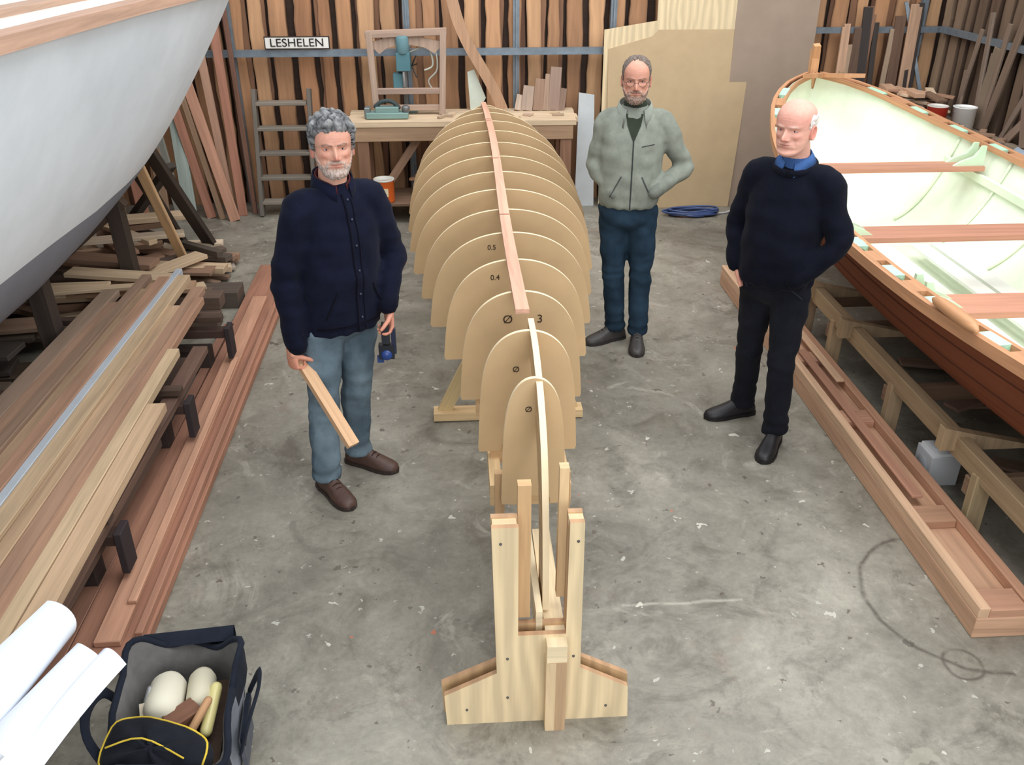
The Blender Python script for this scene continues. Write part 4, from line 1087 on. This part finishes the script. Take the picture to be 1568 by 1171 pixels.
def lineint(a,b,n=14): return [(a[0]+(b[0]-a[0])*i/n,a[1]+(b[1]-a[1])*i/n) for i in range(n+1)]

def exL(mb,J,F,S,bt,bp,pel,nk):
    c=pel.lerp(nk,.5)
    sline(mb,bt,c,F,S,lineint((.0,.84),(.0,1.44),24),.006,CLOTH,lin((13,14,26)))
    sline(mb,bt,c,F,S,lineint((.035,.84),(.035,1.42),24),.0035,CLOTH,lin((13,14,26)))
    for z in (.90,1.01,1.12,1.23,1.34,1.42):
        p=surf(bt,c,F,S,.018,z,.003)
        if p: mb.ball(p,(.006,.006,.006),METAL,lin((70,72,88)),seg=10)
    for s in(-1,1): sline(mb,bt,c,F,S,lineint((s*.09,1.04),(s*.14,.92),8),.005,CLOTH,lin((12,13,24)))
    for z in(.865,.875): sline(mb,bt,c,F,S,lineint((-.17,z),(.17,z),16),.004,CLOTH,lin((13,14,26)))
    collar(mb,nk+V((0,0,-.01)),.61,.078,.082,-.01,.055,.014,.38,CLOTH,lin((22,25,44)),tip=.01)
    collar(mb,nk+V((0,0,-.005)),.61,.068,.072,-.0,.048,.006,.3,CLOTH,lin((84,40,44)))
    st0=V((-.755,3.62,.735)); st1=V((-.50,3.35,.40)); sd=(st1-st0).normalized()
    mb.beam(st0,st1,.055,.028,WOOD,lin((214,166,118)),up=(0,0,1))
    d=V((.03,-.03,-1)).normalized(); nrm=d.cross(sd).normalized()
    nrm= nrm if nrm.dot(V((1,.9,0)))>0 else -nrm
    hw=V((-.735,3.585,.705))-d*.075-nrm*.034
    hand(mb,hw,d,sd,nrm,[1.25,1.3,1.35,1.4],(206,146,122),thumb=(.5,.5,.9))
    w=J['wL']; d=V((.02,-.12,-1)).normalized(); nrm=V((-.8,-.5,0)); hand(mb,w+d*.02,d,V((.5,-.85,0)),nrm,[.7,.8,.85,.9],(206,146,122),thumb=(.5,.6,.7))
    q=w+d*.115+V((-.02,-.02,0))
    mb.box(q+V((0,0,-.02)),(.035,.05,.09),GLOSS,lin((30,34,44))); mb.box(q+V((0,0,-.11)),(.07,.035,.07),GLOSS,lin((24,28,38)))
    mb.ball(q+V((.0,-.01,-.125)),(.028,.02,.028),GLOSS,lin((40,66,130)),seg=14); mb.box(q+V((.035,0,-.06)),(.02,.03,.12),GLOSS,lin((28,36,62)))
    mb.box(q+V((-.03,0,-.15)),(.03,.02,.03),GLOSS,lin((40,66,120)))
person('man_in_navy_jacket',dict(heading=math.radians(36),seed=1,fold=.009,
 J=dict(pel=(-.56,3.73,.91),neck=(-.53,3.72,1.465),sR=(-.668,3.615,1.385),sL=(-.395,3.80,1.385),eR=(-.755,3.59,1.09),eL=(-.315,3.85,1.12),wR=(-.735,3.57,.80),wL=(-.335,3.70,.93),
   hR=(-.632,3.675,.87),hL=(-.488,3.775,.87),kR=(-.655,3.63,.48),kL=(-.52,3.78,.48),aR=(-.675,3.59,.10),aL=(-.545,3.82,.10),head=(-.515,3.695,1.515)),
 torso=[(.82,.186,.145,.01),(.85,.19,.148,.01),(.98,.185,.145,.015),(1.10,.183,.142,.02),(1.23,.19,.138,.01),(1.34,.190,.125,0),(1.40,.165,.105,-.005),(1.445,.11,.085,0),(1.48,.074,.074,0)],
 arm=[.077,.070,.062,.058,.047],topmat=CLOTH,topcol=(19,22,38),cuffcol=(16,18,32),
 pants=[(.95,.165,.12),(.89,.175,.125),(.81,.165,.12),(.76,.10,.07)],leg=[.098,.094,.080,.073,.071,.066,.07],
 pantmat=DENIM,pantcol=(74,90,102),pantcol2=(106,122,132),toeR=(.15,-.20),toeL=(.24,-.12),shoecol=(84,62,54),sole=(52,42,38),lace=(60,44,38),
 hh=math.radians(14),hpitch=math.radians(0),
 head=dict(skin=(210,158,136),red=(196,114,98),beard=(186,180,174),beard2=(134,126,120),bd=.95,bt=.005,lip=(172,96,88),brow=(74,66,62),bw=.95,hair=(146,146,146),hair2=(56,56,60),hth=.018,curl=40,
   hairline=[(0,.185),(30,.183),(50,.174),(64,.145),(74,.098),(86,.118),(98,.125),(112,.07),(130,.04),(180,.03)],wide=1.05,s=1.03),
 extra=exL))

def exM(mb,J,F,S,bt,bp,pel,nk):
    c=pel.lerp(nk,.5)
    sline(mb,bt,c,F,S,lineint((.0,.93),(.0,1.34),24),.004,CLOTH,lin((60,64,64)))
    for s in(-1,1): sline(mb,bt,c,F,S,lineint((s*.06,1.12),(s*.12,1.0),8),.004,CLOTH,lin((76,80,78)))
    sline(mb,bt,c,F,S,lineint((.05,1.29),(.12,1.30),8),.0025,CLOTH,lin((60,60,60)))
    P=[surf(bt,c,F,S,s,z,.004) for s,z in((-.05,1.46),(.05,1.46),(.038,1.40),(0,1.31),(-.038,1.40))]
    if all(P): mb.add(P,[(0,1,2,3,4)],CLOTH,lin((52,58,48)))
    mb.tube([nk+V((0,0,-.04)),nk+V((0,0,.03))],[.073,.068],CLOTH,lin((52,58,48)),seg=20)
    collar(mb,nk+V((0,0,-.01)),-.14,.088,.092,-.035,.045,.03,.55,CLOTH,lin((142,146,136)),tip=.03)
    hand(mb,J['wR'],(.55,.1,-.8),(.6,-.6,.3),(.2,.6,-.4),.35,(204,144,122),thumb=(.3,.9,.0))
    hand(mb,J['wL']+V((-.005,-.004,.0)),(-.62,.42,-.62),(-.35,-.5,.7),(0,.9,-.3),.35,(204,144,122),thumb=(.5,.8,.0))
person('man_in_grey_fleece',dict(heading=math.radians(-8),seed=11,fold=.0075,
 J=dict(pel=(1.01,5.15,.92),neck=(1.02,5.17,1.475),sR=(.872,5.20,1.40),sL=(1.185,5.15,1.40),eR=(.815,5.22,1.14),eL=(1.325,5.13,1.14),wR=(.905,5.06,1.02),wL=(1.14,5.015,1.035),
   hR=(.93,5.165,.88),hL=(1.095,5.14,.88),kR=(.945,5.16,.49),kL=(1.11,5.12,.49),aR=(.985,5.20,.10),aL=(1.12,5.13,.10),head=(1.01,5.135,1.53)),
 torso=[(.92,.160,.128,.01),(.945,.176,.142,.012),(1.04,.184,.146,.015),(1.15,.184,.14,.015),(1.27,.186,.132,.01),(1.36,.182,.12,0),(1.42,.155,.10,-.005),(1.462,.10,.082,0),(1.495,.072,.072,0)],
 arm=[.069,.062,.057,.052,.043],topmat=CLOTH,topcol=(133,137,126),cuffcol=(120,124,115),
 pants=[(1.0,.158,.115),(.92,.17,.122),(.83,.162,.118),(.77,.10,.07)],leg=[.096,.090,.076,.069,.066,.062,.066],
 pantmat=DENIM,pantcol=(28,42,54),pantcol2=(42,60,76),toeR=(-.26,-.11),toeL=(-.05,-.28),shoecol=(64,60,58),sole=(44,40,40),lace=(90,86,82),
 hh=math.radians(-10),hpitch=math.radians(6),
 head=dict(glasses=1,skin=(208,154,132),red=(190,114,96),beard=(104,84,72),beard2=(150,136,126),bd=1.1,bt=.008,lip=(160,92,84),brow=(84,66,56),bw=.9,hair=(92,80,72),hair2=(136,124,116),hth=.007,
   hairline=[(0,.222),(35,.214),(55,.185),(66,.15),(76,.10),(86,.118),(98,.125),(112,.07),(130,.04),(180,.03)],s=1.02),
 extra=exM))

def exR(mb,J,F,S,bt,bp,pel,nk):
    bl=lin((62,94,146)); hd=math.radians(-40)
    mb.tube([nk+V((0,0,-.06)),nk+V((0,0,.012))],[.076,.066],CLOTH,tuple(c*.8 for c in bl),seg=24)
    collar(mb,nk+V((0,0,-.004)),hd,.064,.068,.004,.040,.024,.34,CLOTH,bl,tip=.036,thick=.004)
    mb.tube([nk+S*.090*math.sin(a)+F*.094*math.cos(a)+V((0,0,-.014-.022*math.cos(a))) for a in [2*math.pi*k/24 for k in range(25)]],.014,CLOTH,lin((15,17,28)),seg=8,cap=False)
    hand(mb,J['wR']+V((.0,0,.005)),(.34,-.12,-.93),(-.5,-.85,.1),(.9,.2,0),.25,(214,156,136),thumb=(.4,.9,.0))
    hand(mb,J['wL']+V((.0,.012,.008)),(-.08,.52,-.85),(-.75,.1,.5),(.3,.9,0),.25,(214,156,136),thumb=(.3,.95,.1))
    # pocket openings
    for a,b in(((-.165,.93),(-.11,.86)),((.10,.90),(.155,.84))):
        sline(mb,bp,pel,F,S,lineint(a,b,6),.004,CLOTH,lin((40,42,50)),.003)
person('man_in_dark_jumper',dict(heading=math.radians(-38),seed=23,fold=.008,
 J=dict(pel=(1.545,3.985,.92),neck=(1.54,3.965,1.47),sR=(1.415,4.065,1.395),sL=(1.663,3.855,1.395),eR=(1.365,4.14,1.13),eL=(1.735,3.78,1.13),wR=(1.352,4.055,.955),wL=(1.565,3.800,.955),
   hR=(1.482,4.035,.88),hL=(1.606,3.930,.88),kR=(1.49,4.08,.49),kL=(1.59,3.88,.49),aR=(1.535,4.19,.10),aL=(1.61,3.87,.10),head=(1.505,3.925,1.515)),
 torso=[(.88,.168,.13,.01),(.90,.178,.145,.015),(.97,.183,.155,.025),(1.08,.181,.156,.03),(1.2,.183,.147,.02),(1.32,.182,.128,.005),(1.39,.158,.105,-.005),(1.43,.105,.085,0),(1.455,.07,.07,0)],
 arm=[.072,.064,.057,.053,.042],topmat=CLOTH,topcol=(15,17,28),cuffcol=(13,15,25),
 pants=[(.97,.16,.125),(.90,.172,.13),(.82,.162,.12),(.77,.10,.07)],leg=[.096,.090,.075,.068,.066,.062,.068],
 pantmat=CLOTH,pantcol=(18,19,25),pantcol2=(26,27,34),toeR=(-.26,-.05),toeL=(-.15,-.24),shoecol=(32,30,32),sole=(22,20,20),
 hh=math.radians(-46),hpitch=math.radians(4),
 head=dict(skin=(220,166,148),red=(204,126,112),fred=.35,beard=(220,200,190),bd=0,bt=0,lip=(188,110,102),brow=(200,180,168),bw=.8,hair=(236,232,228),hair2=(200,190,184),hth=.006,
   hairline=[(0,.3),(68,.3),(74,.13),(86,.118),(98,.125),(112,.07),(130,.045),(180,.03)],hairtop=[(0,.0),(65,.05),(76,.165),(100,.175),(180,.18)],s=1.03,wide=1.05),
 extra=exR))

# ---------------------------------------------------------------- lighting
w=bpy.data.worlds.new('overcast_daylight'); sc.world=w; w.use_nodes=True; bg=w.node_tree.nodes['Background']
bg.inputs[0].default_value=(.90,.95,1.0,1); bg.inputs[1].default_value=.93
def area(name,loc,rot,sx,sy,e,c=(1,1,1)):
    l=bpy.data.lights.new(name,'AREA');l.shape='RECTANGLE';l.size=sx;l.size_y=sy;l.energy=e;l.color=c
    o=bpy.data.objects.new(name,l);o.location=loc;o.rotation_euler=rot;bpy.context.collection.objects.link(o)
area('skylight_lamp',(1.6,2.6,5.2),(0,0,0),3.5,5,195,(.97,.99,1.0))
area('doorway_light',(1.2,-2.6,2.6),(math.radians(74),0,0),5,3,165,(.95,.98,1.0))
area('rear_skylight_lamp',(.3,6.6,4.4),(math.radians(25),0,0),6,1.6,110,(.99,.99,1.0))
area('hull_fill_lamp',(4.3,2.4,3.4),(0,math.radians(62),0),1.6,5,100,(.95,.98,1.0))  # added fill lamp to brighten the white hull's flank; no actual window here
